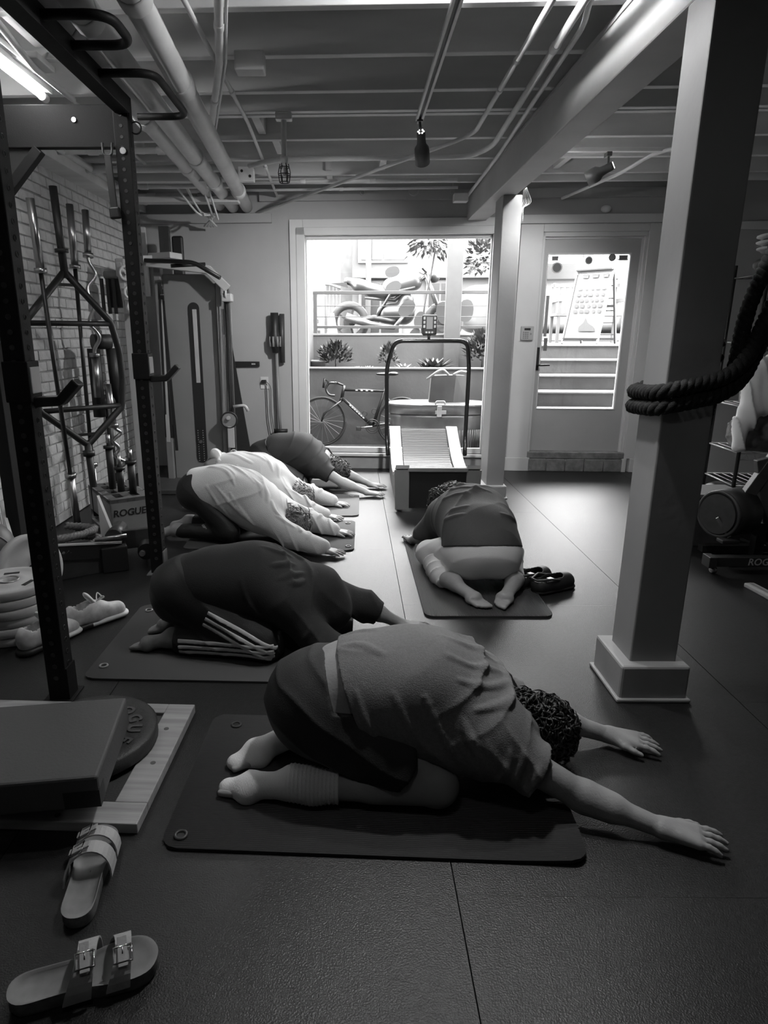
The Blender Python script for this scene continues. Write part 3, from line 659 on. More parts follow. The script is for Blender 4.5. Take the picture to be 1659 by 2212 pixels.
# ---- plates
def plate(lab, loc, r, th, m, rot=(0, 0, 0), group=None, hub=.05, rim=.03, slots=True, mname='weight_plate'):
    t = thing(mname, lab, 'weight plate', loc, 0, group, rot)
    MB().lathe([(hub * .55, 0), (r * .96, 0), (r, th * .12), (r, th * .88), (r * .96, th), (r - rim, th), (r - rim - .008, th - .006), (hub * 1.8, th - .006), (hub * 1.6, th), (hub * .55, th), (hub * .55, 0)], 40).build('disc', m, t)
    return t
M_PLW = mat('plate_light_grey', .52, .5, var=.06, vscale=8); M_PLK = mat('plate_black_rubber', .045, .55, bump=.25, bscale=180)
for k in range(6):
    t = plate('pale bumper plate, %s of the stack behind the rack post' % ('bottom one', 'second from bottom', 'third from bottom', 'fourth from bottom', 'second from top', 'top one with slots')[k], (-1.63 + random.uniform(-.006, .006), 2.86 + random.uniform(-.006, .006), .0005 + k * .0445), .185, .044, M_PLW, (0, 0, .3 * k), 'stack of pale bumper plates')
    if k == 5:
        for a in range(3):
            M = Matrix.Rotation(2 * math.pi * a / 3 + .4, 4, 'Z'); MB().box((.095, -.035, .036), (.118, .035, .0405), .002, M).build('grip_slot', M_BLACK2, t)
        MB().torus((0, 0, .044), (0, 0, 1), .045, .006, 24, 8).build('hub_ring', M_STEEL, t)
t = plate('pale bumper plate leaning upright behind the plate stack', (-1.72, 3.22, .19), .185, .05, M_PLW, (R(82), R(0), R(62)))
# ball with lettering
t = thing('medicine_ball', 'dark lettered medicine ball at the picture edge above the plate stack', 'ball', (-1.93, 3.22, .30))
MB().sphere((0, 0, 0), .15, 28).build('shell', mat('ball_grey', .11, .5), t)
MB().tube([(.15 * math.cos(a) , .15 * math.sin(a) * .5, .15 * math.sin(a) * -.86 + .0) for a in [2 * math.pi * i / 40 for i in range(40)]], .004, 6, True).build('seam', M_GREY, t)
text_mesh('lettering', 'DLB', .07, mat('lettering_light', .6, .6), t, frame_matrix(Vector((.055, -.138, .03)), (.93, .36, .02), (0.0, .15, .98)), .004, bold=.001)
# crate supporting the ball
t = thing('ball_crate', 'dark open crate under the medicine ball', 'crate', (-1.95, 3.24, 0))
b = MB()
for z in (.02, .09): b.box((-.18, -.16, z), (.18, .16, z + .05), .003)
b.build('slat', M_DARK, t); MB().box((-.18, -.16, 0), (.18, .16, .15), .003).build('box', M_BLACK2, t)
# ---- wooden platform, rubber plate, foam block
t = thing('lifting_platform', 'small pine framed rubber platform on the floor', 'platform', (-0.95, 1.86, 0), R(-2))
for (lo, hi) in (((-.42, -.295, 0), (.345, -.205, .034)), ((.245, -.205, 0), (.345, .33, .034)), ((-.42, .27, 0), (.245, .33, .034)), ((-.42, -.215, 0), (-.34, .27, .034))): MB().box(lo, hi, .003).build('frame_board', M_WOOD, t)
MB().box((-.34, -.215, 0), (.245, .27, .022)).build('rubber_insert', M_PLK, t)
kn = MB()
for (x, y) in ((.30, -.02), (.285, .17), (.10, -.27)): kn.cyl((x, y, .0335), (x, y, .0348), .009, 10)
kn.build('wood_knot', mat('knot', .10, .6), t)
t = plate('large black rubber plate with raised lettering lying on the wooden platform', (-0.895, 1.93, .036), .225, .055, M_PLK, (0, 0, 0), hub=.05, rim=.035)
L = 'ROGUE'
for i, ch in enumerate(L):
    a = R(76 - i * 24); rr = .150
    M = Matrix.Translation((rr * math.cos(a), rr * math.sin(a), .050)) @ Matrix.Rotation(a - math.pi / 2, 4, 'Z')
    text_mesh('lettering', ch, .062, mat('plate_letter', .075, .5), t, M, .0035, bold=.002)
t = thing('foam_block', 'flat black padded block lying on the rubber plate', 'block', (-0.935, 1.728, .092), 0, rot=(R(1.5), R(-1), R(7)))
MB().box((-.42, -.20, 0), (.20, .20, .105), .008).build('block', mat('foam_black', .085, .7, bump=.1, bscale=120), t)
MB().box((.10, -.2005, .004), (.2005, -.15, .06)).build('corner_patch', M_BLACK2, t)

# ---- cable machine
M_PANEL = mat('machine_panel', .20, .5, var=.05, vscale=3)
cm = thing('cable_machine', 'grey cable machine with slotted stack cover and chin bar', 'cable machine', (-1.4, 6.3, 0))
W = lambda mb, n, m: wb(mb, n, m, cm)
W(MB().box((-1.69, 6.10, 0.02), (-1.215, 6.14, 1.90), .01), 'stack_cover', M_PANEL)
s = MB(); 
def stadium(x0, x1, z0, z1, y):
    r = (x1 - x0) / 2; c = (x0 + x1) / 2
    return [(c + r * math.cos(a), y, z1 - r + r * math.sin(a)) for a in [math.pi * i / 10 for i in range(11)]] + [(c + r * math.cos(a), y, z0 + r + r * math.sin(a)) for a in [math.pi + math.pi * i / 10 for i in range(11)]]
W(s.prism(stadium(-1.475, -1.375, .20, 1.66, 6.098), (0, -.004, 0)), 'slot_frame', M_BLACK2)
W(MB().box((-1.438, 6.088, .95), (-1.40, 6.096, 1.60), .002), 'guide_rod', M_LGREY)
W(MB().cyl((-1.43, 6.08, .40), (-1.43, 6.094, .40), .016, 12), 'pin', M_STEEL)
h = MB()
for k in range(14):
    for x in (-1.452, -1.405): h.cyl((x, 6.088, .22 + k * .022), (x, 6.0945, .22 + k * .022), .005, 8)
W(h, 'stack_marks', M_GREY)['kind'] = 'stuff'
W(MB().box((-1.755, 6.06, 0), (-1.695, 6.16, 2.0), .006), 'upright', M_PANEL)
W(MB().box((-1.21, 6.05, 0), (-1.165, 6.16, 1.83), .006), 'upright', M_PANEL)
W(MB().box((-1.135, 6.02, 0.02), (-1.085, 6.07, 1.77), .005), 'guide_column', M_DARK)
W(MB().box((-1.16, 6.06, 1.38), (-1.08, 6.065, 1.60)), 'label_plate', M_LGREY)
W(MB().obox((-1.78, 5.98, 1.985), (-1.24, 5.98, 1.925), .07, .07, .006), 'top_arm', M_LGREY)
W(MB().obox((-1.26, 5.98, 1.935), (-1.09, 5.98, 1.77), .07, .07, .006), 'top_arm', M_LGREY)
W(MB().obox((-1.72, 6.0, 2.03), (-1.50, 5.9, 2.03), .16, .05, .006), 'head_plate', M_LGREY)
W(MB().tube(smooth_path([(-1.72, 5.72, 1.975), (-1.30, 5.66, 1.955), (-1.08, 5.62, 1.83)], .06), .018, 10).tube([(-1.50, 5.70, 1.93), (-1.24, 5.82, 1.955)], .015, 10), 'chin_bar', M_BLACK)
W(MB().box((-1.15, 5.98, 1.66), (-1.06, 6.09, 1.73), .01).torus((-1.11, 6.0, 1.72), (1, 0, 0), .03, .008), 'pulley_block', M_LGREY)
W(MB().tube([(-1.13, 6.0, 1.70), (-1.145, 6.0, .55)], .004, 6), 'cable', M_BLACK2); W(MB().tube([(-1.10, 6.0, 1.70), (-1.10, 6.0, .35)], .004, 6), 'cable', M_BLACK2)
W(MB().cyl((-1.13, 5.985, .62), (-1.13, 6.01, .62), .075, 24), 'adjuster_disc', M_GREY); W(MB().torus((-1.13, 5.985, .62), (0, 1, 0), .072, .008, 24, 6), 'disc_rim', M_BLACK2)
W(MB().cyl((-1.135, 5.96, .64), (-1.135, 5.985, .64), .018, 12), 'disc_knob', M_LGREY)
W(MB().tube(smooth_path([(-1.09, 6.0, .74), (-0.98, 6.0, .755), (-.955, 6.0, .70)], .04), .014, 8), 'side_handle', M_LGREY)
W(MB().box((-1.15, 5.98, .36), (-1.09, 6.0, .56), .004), 'carriage', M_LGREY)
def pulley(c, r, ax=(0, 1, 0), nm='pulley_wheel'):
    c = Vector(c); a = Vector(ax).normalized(); u = a.orthogonal().normalized(); v = a.cross(u); b = MB()
    b.torus(c, a, r * .88, r * .16, 28, 8); b.cyl(c - a * .008, c + a * .008, r * .26, 12)
    for k in range(3):
        th = 2 * math.pi * k / 3 + .5; d = u * math.cos(th) + v * math.sin(th); b.obox(c + d * r * .2, c + d * r * .85, r * .26, .010, 0, a)
    return b
W(pulley((-1.10, 5.98, .30), .045, (.2, 1, 0)), 'pulley_wheel', M_WHITE)
# left tower with white pulleys in front of the wall
for k, (x, y, z, r) in enumerate(((-1.83, 5.58, 1.865, .062), (-1.80, 5.56, 1.715, .060), (-1.775, 5.54, 1.60, .062))):
    p = W(pulley((x, y, z), r, (-.35, 1, .05)), 'pulley_wheel', M_WHITE)
W(MB().box((-1.93, 5.60, 1.84), (-1.855, 5.66, 1.98), .01).obox((-1.90, 5.64, 1.95), (-1.86, 5.64, 1.55), .09, .05, .008).box((-1.87, 5.58, 1.55), (-1.78, 5.63, 1.66), .006), 'pulley_bracket', M_LGREY)
W(MB().box((-1.90, 5.62, 0), (-1.845, 5.70, 1.95), .005), 'upright', M_LGREY); W(MB().box((-1.835, 5.62, .02), (-1.80, 5.68, 1.55), .004), 'guide_column', M_BLACK2); W(MB().box((-1.795, 5.63, 0.0), (-1.73, 5.69, 1.60), .005), 'upright', M_PANEL)
W(MB().obox((-1.86, 5.66, 1.98), (-1.70, 6.0, 2.02), .06, .05, .005), 'top_arm', M_LGREY)
W(MB().box((-2.06, 5.70, 1.60), (-1.93, 5.80, 1.84), .01), 'motor_box', M_DARK); W(MB().tube([(-2.06, 5.72, 1.86), (-1.92, 5.70, 1.86)], .035, 12), 'roller', M_GREY)
for k in range(3): W(MB().box((-2.09 + k * .05, 5.66, 1.55), (-2.065 + k * .05, 5.68, 1.83)), 'weight_pin', M_BLACK2)
W(MB().box((-1.90, 5.60, 0), (-1.165, 6.2, .05), .01), 'base_frame', M_DARK)
# towels / bands hung on the machine's tower
t = thing('exercise_bands', 'bundle of dark and pale exercise bands hung beside the machine', 'exercise bands', (-1.665, 5.95, .3))
for k in range(9):
    a = random.uniform(-.045, .045); y = random.uniform(-.03, .03); z0 = random.uniform(0.0, .5); z1 = random.uniform(1.35, 1.52)
    MB().obox((a, y, z0), (a * .3, y, z1), random.uniform(.02, .035), .008, .002, (0, 1, 0)).build('band', (M_BLACK2, M_DARK, M_LGREY)[0 if k < 5 else k % 3], t)
t = thing('leaning_wedge', 'black tapered shape slanting towards the facade beside the machine', 'board', FW(-1.42, -.35, 0), -FA)  # thin black tapered prism, wider at the floor
MB().prism([(-.12, -.0, 0), (.09, -.0, 0), (-.16, .30, 1.28), (-.24, .30, 1.28)], (0, .02, 0)).build('panel', M_BLACK2, t)
t = thing('wall_rail', 'black magnetic rail fixed on the facade', 'rail', FW(-1.515, 0, 1.06), -FA)
MB().box((-.21, -.03, 0), (.21, 0, .05), .003).build('bar', M_BLACK2, t); MB().box((.13, -.032, .018), (.17, -.03, .032)).build('badge', M_LGREY, t)
# tall dark boards standing behind rack near the corner
t = thing('tall_pads', 'two tall dark boards standing in the corner behind the far rack post', 'board', (-1.72, 6.55, 0))
MB().box((-.10, 0, 0), (.0, .04, 2.36), .004).build('board', M_DARK, t); MB().box((.01, .02, 0), (.12, .06, 2.28), .02).build('board', M_BLACK2, t)
# stick vacuum
t = thing('stick_vacuum', 'stick vacuum hanging on the facade beside the window', 'vacuum cleaner', FW(-1.10, -.06, .28), -FA)
MB().box((-.10, -.06, 0), (.115, .05, .10), .02).build('floor_head', M_DARK, t); MB().cyl((-.06, -.02, .12), (.08, -.02, .12), .025, 12).build('joint', M_BLACK2, t)
MB().tube([(.01, -.02, .10), (.0, -.02, .25), (-.015, -.01, .98)], .016, 12).build('tube', M_GREY, t)
MB().lathe([(0, .92), (.03, .92), (.045, 1.0), (.055, 1.04), (.05, 1.10), (.04, 1.14), (.04, 1.31), (0, 1.31)], 18, Matrix.Translation((-.025, -.02, 0))).build('cyclone', M_BLACK2, t)
MB().tube([(.04, .02, .82), (.045, .02, 1.30)], .026, 12).build('battery_grip', M_DARK, t)
for k in range(7): MB().tube([(-.025 + .05 * math.cos(k * .9), -.02 + .05 * math.sin(k * .9), .98), (-.025 + .05 * math.cos(k * .9), -.02 + .05 * math.sin(k * .9), 1.08)], .012, 8).build('cyclone_cone', M_GREY, t)

# =================================================================== PEOPLE: implicit bodies meshed with surface nets
V3 = lambda *a: np.array(a, dtype=np.float32)
def rc(a, b, r1, r2=None, k=.03, flat=None):
    return (np.array(a, np.float32), np.array(b, np.float32), r1, r1 if r2 is None else r2, k, flat)
def ball(c, r, k=.03, flat=None): return rc(c, np.array(c, float) + V3(1e-4, 0, 0), r, r, k, flat)
def field(P, prims, infl=0.0):
    if len(P) > 30000:
        return np.concatenate([field(P[i:i + 24000], prims, infl) for i in range(0, len(P), 24000)])
    d = None; lo = P.min(0); hi = P.max(0); miss = []
    for (a, b, r1, r2, k, flat) in prims:
        rr = max(max(r1, r2) + infl, 0) + k + .05
        if (np.minimum(a, b) - rr > hi).any() or (np.maximum(a, b) + rr < lo).any(): continue
        ab = b - a; L = float(ab @ ab) + 1e-9
        ap = P - a; t = np.clip((ap @ ab) / L, 0, 1)
        v = ap - t[:, None] * ab
        if flat is not None:
            n, s = np.array(flat[0], np.float32), flat[1]; n = n / np.linalg.norm(n)
            v = v + (s - 1) * (v @ n)[:, None] * n
        e = np.sqrt(np.einsum('ij,ij->i', v, v)) - (r1 + (r2 - r1) * t) - infl
        if d is None: d = e
        else:
            h = np.clip(.5 + .5 * (d - e) / k, 0, 1); d = d + (e - d) * h - k * h * (1 - h)
    return d if d is not None else np.full(len(P), .2, np.float32)
def sdf_mesh(name, prims, res, m, parent, infl=0.0, fn=None, clips=(), margin=.03, far=.022):
    pts = np.array([p[0] for p in prims] + [p[1] for p in prims]); rr = max(max(p[2], p[3]) for p in prims) + infl + margin
    lo = pts.min(0) - rr; hi = pts.max(0) + rr
    n = (np.ceil((hi - lo) / (res * 4)).astype(int) + 1) * 4
    c = [lo[i] + np.arange(0, n[i], 4) * res + res * 2 for i in range(3)]
    G = np.stack(np.meshgrid(*c, indexing='ij'), -1).reshape(-1, 3).astype(np.float32)
    dc = field(G, prims, infl)
    act = np.abs(dc) < res * 4 * 1.0 + far
    V = np.repeat(np.repeat(np.repeat(dc.reshape(n // 4), 4, 0), 4, 1), 4, 2).astype(np.float32)
    A = np.repeat(np.repeat(np.repeat(act.reshape(n // 4), 4, 0), 4, 1), 4, 2)
    idx = np.argwhere(A); P = (lo + idx * res).astype(np.float32)
    out = np.empty(len(P), np.float32)
    for i in range(0, len(P), 400000):
        q = P[i:i + 400000]; d = field(q, prims, infl)
        if fn is not None: d = fn(q, d)
        for cf in clips: d = np.maximum(d, cf(q))
        out[i:i + 400000] = d
    V[A] = out
    S = V < 0
    S[0] = S[-1] = False; S[:, 0] = S[:, -1] = False; S[:, :, 0] = S[:, :, -1] = False
    V = np.where(S, np.minimum(V, -1e-6), np.maximum(V, 1e-6))
    cs = np.zeros([k - 1 for k in n], np.int8)
    for dx in (0, 1):
        for dy in (0, 1):
            for dz in (0, 1): cs += S[dx:n[0] - 1 + dx, dy:n[1] - 1 + dy, dz:n[2] - 1 + dz]
    cells = np.argwhere((cs > 0) & (cs < 8)); N = len(cells)
    vid = -np.ones(cs.shape, np.int32); vid[tuple(cells.T)] = np.arange(N)
    acc = np.zeros((N, 3), np.float32); cnt = np.zeros(N, np.float32)
    offs = [(x, y, z) for x in (0, 1) for y in (0, 1) for z in (0, 1)]
    for ai in range(3):
        for o in offs:
            if o[ai]: continue
            o2 = list(o); o2[ai] = 1
            a = cells + np.array(o); b = cells + np.array(o2)
            va = V[tuple(a.T)]; vb = V[tuple(b.T)]; mk = (va < 0) != (vb < 0)
            t = np.where(mk, va / (va - vb + 1e-12), 0)
            pnt = np.array(o, np.float32)[None] + np.zeros((N, 3), np.float32); pnt[:, ai] = t
            acc[mk] += pnt[mk]; cnt[mk] += 1
    verts = lo + (cells + acc / np.maximum(cnt, 1)[:, None]) * res
    faces = []
    for ai in range(3):
        sl0 = [slice(1, n[k] - 1) for k in range(3)]; sl1 = list(sl0)
        sl0[ai] = slice(0, n[ai] - 1); sl1[ai] = slice(1, n[ai])
        a = S[tuple(sl0)]; b = S[tuple(sl1)]; e = np.argwhere(a != b)
        off = np.array([1, 1, 1]); off[ai] = 0; g = e + off
        u, w2 = [(1, 2), (2, 0), (0, 1)][ai]
        eu = np.zeros(3, int); eu[u] = 1; ew = np.zeros(3, int); ew[w2] = 1
        q = np.stack([vid[tuple((g - eu - ew).T)], vid[tuple((g - ew).T)], vid[tuple(g.T)], vid[tuple((g - eu).T)]], 1)
        flip = ~a[tuple(e.T)]
        q[flip] = q[flip][:, ::-1]; faces.append(q)
    F = np.concatenate(faces); F = F[(F >= 0).all(1)]
    me = bpy.data.meshes.new(name); me.vertices.add(N); me.vertices.foreach_set('co', verts.astype(np.float32).ravel())
    me.loops.add(len(F) * 4); me.loops.foreach_set('vertex_index', F.astype(np.int32).ravel())
    me.polygons.add(len(F)); me.polygons.foreach_set('loop_start', np.arange(0, len(F) * 4, 4, dtype=np.int32))
    me.polygons.foreach_set('use_smooth', np.ones(len(F), bool)); me.update(calc_edges=True); me.validate()
    me.materials.append(m)
    return link(bpy.data.objects.new(name, me), parent)

def snoise(P, f, seed=0):
    """cheap smooth pseudo noise in -1..1"""
    rs = np.random.RandomState(seed); d = np.zeros(len(P), np.float32)
    for i in range(3):
        k = rs.normal(size=3); k = k / np.linalg.norm(k) * f * (0.7 + .45 * i); d += np.sin(P @ k.astype(np.float32) + np.float32(rs.uniform(0, 6.28))) / 3 * 1.4
    return d
def folds(P, n, f, warp, seed, sharp=2.0):
    """ridged folds running across direction n"""
    n = np.array(n, np.float32); n = n / np.linalg.norm(n)
    ph = P @ n * f + warp * snoise(P, 9, seed) + 1.2 * snoise(P, 22, seed + 1) * .4
    return (1 - np.abs(np.sin(ph * .5))) ** sharp
def bumpw(P, c, r):
    v = P - np.array(c, np.float32); return np.exp(-(v * v).sum(1) / (r * r))

def ridge(prims, infl, pts, r=.008, k=.022, src=(0, 0, .6), sink=.002):
    """cloth fold: a thin ridge laid on the surface; pts are points near it, moved along src->pt onto the surface"""
    out = []
    for p in pts:
        p = np.array(p, np.float32); a = p + np.array(src, np.float32); ts = np.linspace(0, 1.6, 240, dtype=np.float32)
        L = a[None] + (p - a)[None] * ts[:, None]; d = field(L, prims, infl); hit = np.argmax(d < 0) if (d < 0).any() else len(ts) - 1
        out.append(L[hit] + (p - a) / np.linalg.norm(p - a) * sink)
    q = [np.array(v) for v in catmull(out, 5)]
    n = len(q) - 1; R0 = [r * (.35 + .65 * math.sin(math.pi * min(1, max(0, (i + .5) / (n + 1))))) for i in range(n + 1)]
    return [rc(q[i], q[i + 1], R0[i] * .8 - infl, R0[i + 1] * .8 - infl, k * .62) for i in range(n)]
M_SKIN = mat('skin', .30, .55, var=.10, vscale=14, bump=.12, bscale=120)
M_SKIN2 = mat('skin_tan', .22, .55, var=.1, vscale=14, bump=.12, bscale=120)
M_HAIR = mat('dark_hair', .012, .42, var=.4, vscale=60, bump=.7, bscale=90)
M_HAIRL = mat('light_hair', .16, .5, var=.5, vscale=50, bump=.7, bscale=90)
M_TEE = mat('grey_tee', .17, .85, var=.12, vscale=120, bump=.25, bscale=260)
M_NAVY = mat('black_shorts', .016, .7, bump=.2, bscale=260)
M_SOCK = mat('white_socks', .75, .9, bump=.5, bscale=220, stretch=(4, .6, .6))
M_WHITECLOTH = mat('white_cotton', .85, .9, bump=.2, bscale=220)
M_HOOD = mat('black_hoodie', .018, .9, bump=.25, bscale=260)
M_PANTS = mat('black_track_pants', .011, .6, bump=.15, bscale=200)
M_STRIPE = mat('white_stripe', .50, .7)
M_SWEAT = mat('white_sweater', .66, .95, bump=.35, bscale=240)
M_PALE = mat('pale_hoodie', .50, .95, bump=.35, bscale=240)
M_DTEE = mat('dark_tee', .022, .8, bump=.2, bscale=240)
M_MIDTOP = mat('charcoal_top', .055, .75, bump=.2, bscale=240)
M_LEGG = mat('light_leggings', .72, .75, bump=.15, bscale=260)

def hand_prims(w, ang, s, side, lift=.0):
    """w: wrist; ang: pointing angle in plan; side: +1 thumb on the left of the pointing direction; palm on the floor"""
    d = np.array([math.cos(ang), math.sin(ang), 0.]); l = np.array([-math.sin(ang), math.cos(ang), 0.]) * side; up = np.array([0, 0, 1.])
    w = np.array(w, float); z0 = lift
    at = lambda f, q, z: np.array([w[0], w[1], 0]) + (d * f + l * q) * s + up * (z * s + z0)
    P = []
    for q0, q1 in ((-.030, -.034), (-.011, -.013), (.009, .010), (.026, .030)):
        P.append(rc(w * [1, 1, 0] + l * q0 * .55 * s + up * (.026 * s + z0), at(.088, q1, .021), .019 * s, .0145 * s, .016))
    fl = ((-.035, .056, -.16), (-.013, .074, -.05), (.010, .080, .03), (.031, .072, .13))
    for (q, L, sp) in fl:
        dd = np.array([math.cos(sp), math.sin(sp)])
        a = at(.086, q, .021); b = at(.086 + L * .45 * dd[0], q + L * .45 * dd[1], .0225); c = at(.086 + L * .75 * dd[0], q + L * .75 * dd[1], .017); e = at(.086 + L * dd[0], q + L * dd[1], .0085)
        P += [rc(a, b, .0102 * s, .0092 * s, .006), rc(b, c, .0090 * s, .0083 * s, .004), rc(c, e, .0083 * s, .0068 * s, .004)]
    P += [rc(at(.015, .018, .022), at(.050, .046, .018), .0165 * s, .0125 * s, .014), rc(at(.050, .046, .018), at(.078, .058, .014), .0112 * s, .0100 * s, .005), rc(at(.078, .058, .014), at(.102, .063, .009), .0100 * s, .0075 * s, .004)]
    return P
def foot_prims(ank, toe, s):
    a = np.array(ank, float); t = np.array(toe, float); d = t - a; d[2] = 0; L = np.linalg.norm(d); d /= L; l = np.array([-d[1], d[0], 0]); up = np.array([0, 0, 1.])
    g = lambda f, q, z: a * [1, 1, 0] + d * f * L + l * q * s + up * z * s
    P = [rc(a, g(.22, 0, .060), .040 * s, .040 * s, .03), rc(g(.10, 0, .080), g(.20, 0, .078), .031 * s, .034 * s, .03), rc(g(.2, 0, .055), g(.72, .004, .034), .038 * s, .036 * s, .03, ((0, 0, 1), 1.15)), rc(g(.70, -.022, .026), g(.70, .022, .026), .028 * s, .028 * s, .02)]
    for q, e in ((-.034, .90), (-.017, .96), (0, 1.0), (.016, 1.01), (.033, 1.03)): P.append(rc(g(.74, q, .022), g(e, q * .9, .014), .0135 * s, .0105 * s, .008))
    return P

BASE = dict(pelvis=(-.095, 0, .265), belly=(.06, 0, .315), chest=(.23, 0, .325), upper=(.375, 0, .255), neck=(.475, 0, .19), head0=(.525, 0, .155), head1=(.625, 0, .135),
            hipR=(-.04, -.095, .215), kneeR=(.265, -.165, .078), ankR=(-.10, -.155, .058), toeR=(-.37, -.10, .0),
            hipL=(-.04, .095, .215), kneeL=(.265, .195, .078), ankL=(-.12, .11, .058), toeL=(-.385, -.04, .0),
            shR=(.425, -.165, .205), elR=(.685, -.205, .062), wrR=(.915, -.285, .034), haR=-.25,
            shL=(.425, .165, .205), elL=(.69, .175, .075), wrL=(.925, .13, .034), haL=-.22, wide=1.0, thick=1.0)
def body_groups(J):
    g = {k: np.array(v, float) if isinstance(v, tuple) else v for k, v in J.items()}; W = g['wide']; T = g['thick']
    fz = ((0, 0, 1), 1.28)
    mid = lambda a, b, t: a + (b - a) * t
    torso = [rc(g['pelvis'], g['belly'], .160 * W, .152 * W, .09, fz), rc(g['belly'], g['chest'], .154 * W, .164 * W, .09, fz), rc(g['chest'], g['upper'], .164 * W, .140 * W, .09, fz),
             rc(g['upper'], g['neck'], .105 * W, .060, .08), rc(mid(g['shR'], g['shL'], .04), mid(g['shR'], g['shL'], .96), .070, .070, .08)]
    for s in 'RL': torso.append(rc(mid(g['chest'], g['sh' + s], .18) + [-.04, 0, -.01], mid(g['upper'], g['sh' + s], .75), .115 * W, .085, .10))
    glut = [ball(mid(g['pelvis'], g['hip' + s], .62) + [-.055, 0, -.005], .122 * W, .05) for s in 'RL']
    thigh = [rc(g['hip' + s], g['knee' + s], .098 * W, .062, .04) for s in 'RL']
    shin = []
    for s in 'RL': shin += [rc(g['knee' + s], g['ank' + s], .052, .038, .03), rc(mid(g['knee' + s], g['ank' + s], .22) + [0, 0, .01], mid(g['knee' + s], g['ank' + s], .5) + [0, 0, .006], .054, .048, .03)]
    feet = []
    for s in 'RL': feet += foot_prims(g['ank' + s], g['toe' + s], 1.0)
    uarm, farm, hands = [], [], []
    for s in 'RL':
        uarm += [rc(g['sh' + s], g['el' + s], .053, .043, .035)]
        farm += [rc(g['el' + s], g['wr' + s], .041, .027, .02, ), rc(mid(g['el' + s], g['wr' + s], .12), mid(g['el' + s], g['wr' + s], .38), .045, .040, .03)]
        hands += hand_prims(g['wr' + s], g['ha' + s], 1.0, 1 if s == 'R' else -1)
    h0, h1 = g['head0'], g['head1']; hd = (h1 - h0) / np.linalg.norm(h1 - h0); l = np.array([0, 1., 0]); dn = np.cross(hd, l); dn = dn if dn[2] < 0 else -dn
    hc = (h0 + h1) / 2
    neck = [rc(g['neck'], h0, .056, .060, .04)]
    head = [rc(h0 + hd * .01, h1 - hd * .02, .083, .088, .03), rc(hc + dn * .03 - hd * .04, hc + dn * .06 - hd * .075, .058, .042, .04), ball(hc + dn * .085 - hd * .022, .014, .012), rc(hc + dn * .075 - hd * .045 + l * .018, hc + dn * .075 - hd * .045 - l * .018, .010, .010, .01)]
    for s in (-1, 1): head += [rc(hc + l * s * .082 - hd * .02, hc + l * s * .088 - hd * .05, .016, .012, .012), ball(hc + dn * .07 + hd * .004 + l * s * .03, .014, .012)]
    return dict(torso=torso, glut=glut, thigh=thigh, shin=shin, feet=feet, uarm=uarm, farm=farm, hands=hands, neck=neck, head=head, hc=hc, hd=hd, dn=dn, g=g)
def person(lab, loc, ang, sc, J, res, skin, group='people in child pose on exercise mats'):
    j = dict(BASE); j.update(J); B = body_groups(j)
    t = thing('person', lab, 'person', loc, ang, group); t.scale = (sc, sc, sc)
    allp = B['torso'] + B['glut'] + B['thigh'] + B['shin'] + B['feet'] + B['uarm'] + B['farm'] + B['hands'] + B['neck'] + B['head']
    sdf_mesh('body', allp, res, skin, t)
    return t, B
def hair(t, B, res, m, len_back=.0, amp=.005, f=70, seed=3, vol=.010, extra=(), clip_dn=.05, strands=420, slen=.035, curl=1.0):
    """scalp cap plus short curved locks lying on it"""
    hc, hd, dn = B['hc'], B['hd'], B['dn']
    pr = [rc(hc - hd * .045 - dn * .01, hc + hd * .045 - dn * .008, .090, .092, .03)] + list(extra)
    fn = lambda P, d: d - amp * (snoise(P, f, seed) * .7 + snoise(P, f * 2, seed + 4) * .5)
    cl = [lambda P: ((P - hc.astype(np.float32)) @ dn.astype(np.float32)) - clip_dn]
    o = sdf_mesh('hair', pr, res, m, t, vol, fn, cl if not len(extra) else (), margin=.04, far=.03)
    me = o.data; nv = len(me.vertices); co = np.empty(nv * 3, np.float32); me.vertices.foreach_get('co', co); co = co.reshape(-1, 3)
    no = np.empty(nv * 3, np.float32); me.vertices.foreach_get('normal', no); no = no.reshape(-1, 3)
    rs = np.random.RandomState(seed); mb = MB()
    ok = np.argwhere((co - hc) @ dn < clip_dn - .006)[:, 0]
    for i in rs.choice(ok, min(strands, len(ok)), replace=False):
        p = co[i]; n_ = no[i]; d = -hd * .6 + rs.normal(size=3) * .7 + np.array([0, 0, -.4]); d -= n_ * (d @ n_); d /= np.linalg.norm(d) + 1e-6; sd = np.cross(n_, d); L = slen * rs.uniform(.6, 1.3); c = rs.uniform(-1, 1) * curl
        q = [Vector(p + d * L * u + sd * L * c * .55 * u * u + n_ * (.003 + .011 * math.sin(u * 3.0) * rs.uniform(.6, 1.2))) for u in (0, .33, .66, 1.0)]
        mb.tube(q, .004, 4, radii=[.0048, .0042, .003, .0008], cap=False)
    st = mb.build('locks', m, o); st['kind'] = 'stuff'
    return o
def plane(n, p):
    n = np.array(n, np.float32); n = n / np.linalg.norm(n); k = float(n @ np.array(p, np.float32)); return lambda P: P @ n - k
def halfor(*fs): return lambda P: np.min(np.stack([f(P) for f in fs]), 0)

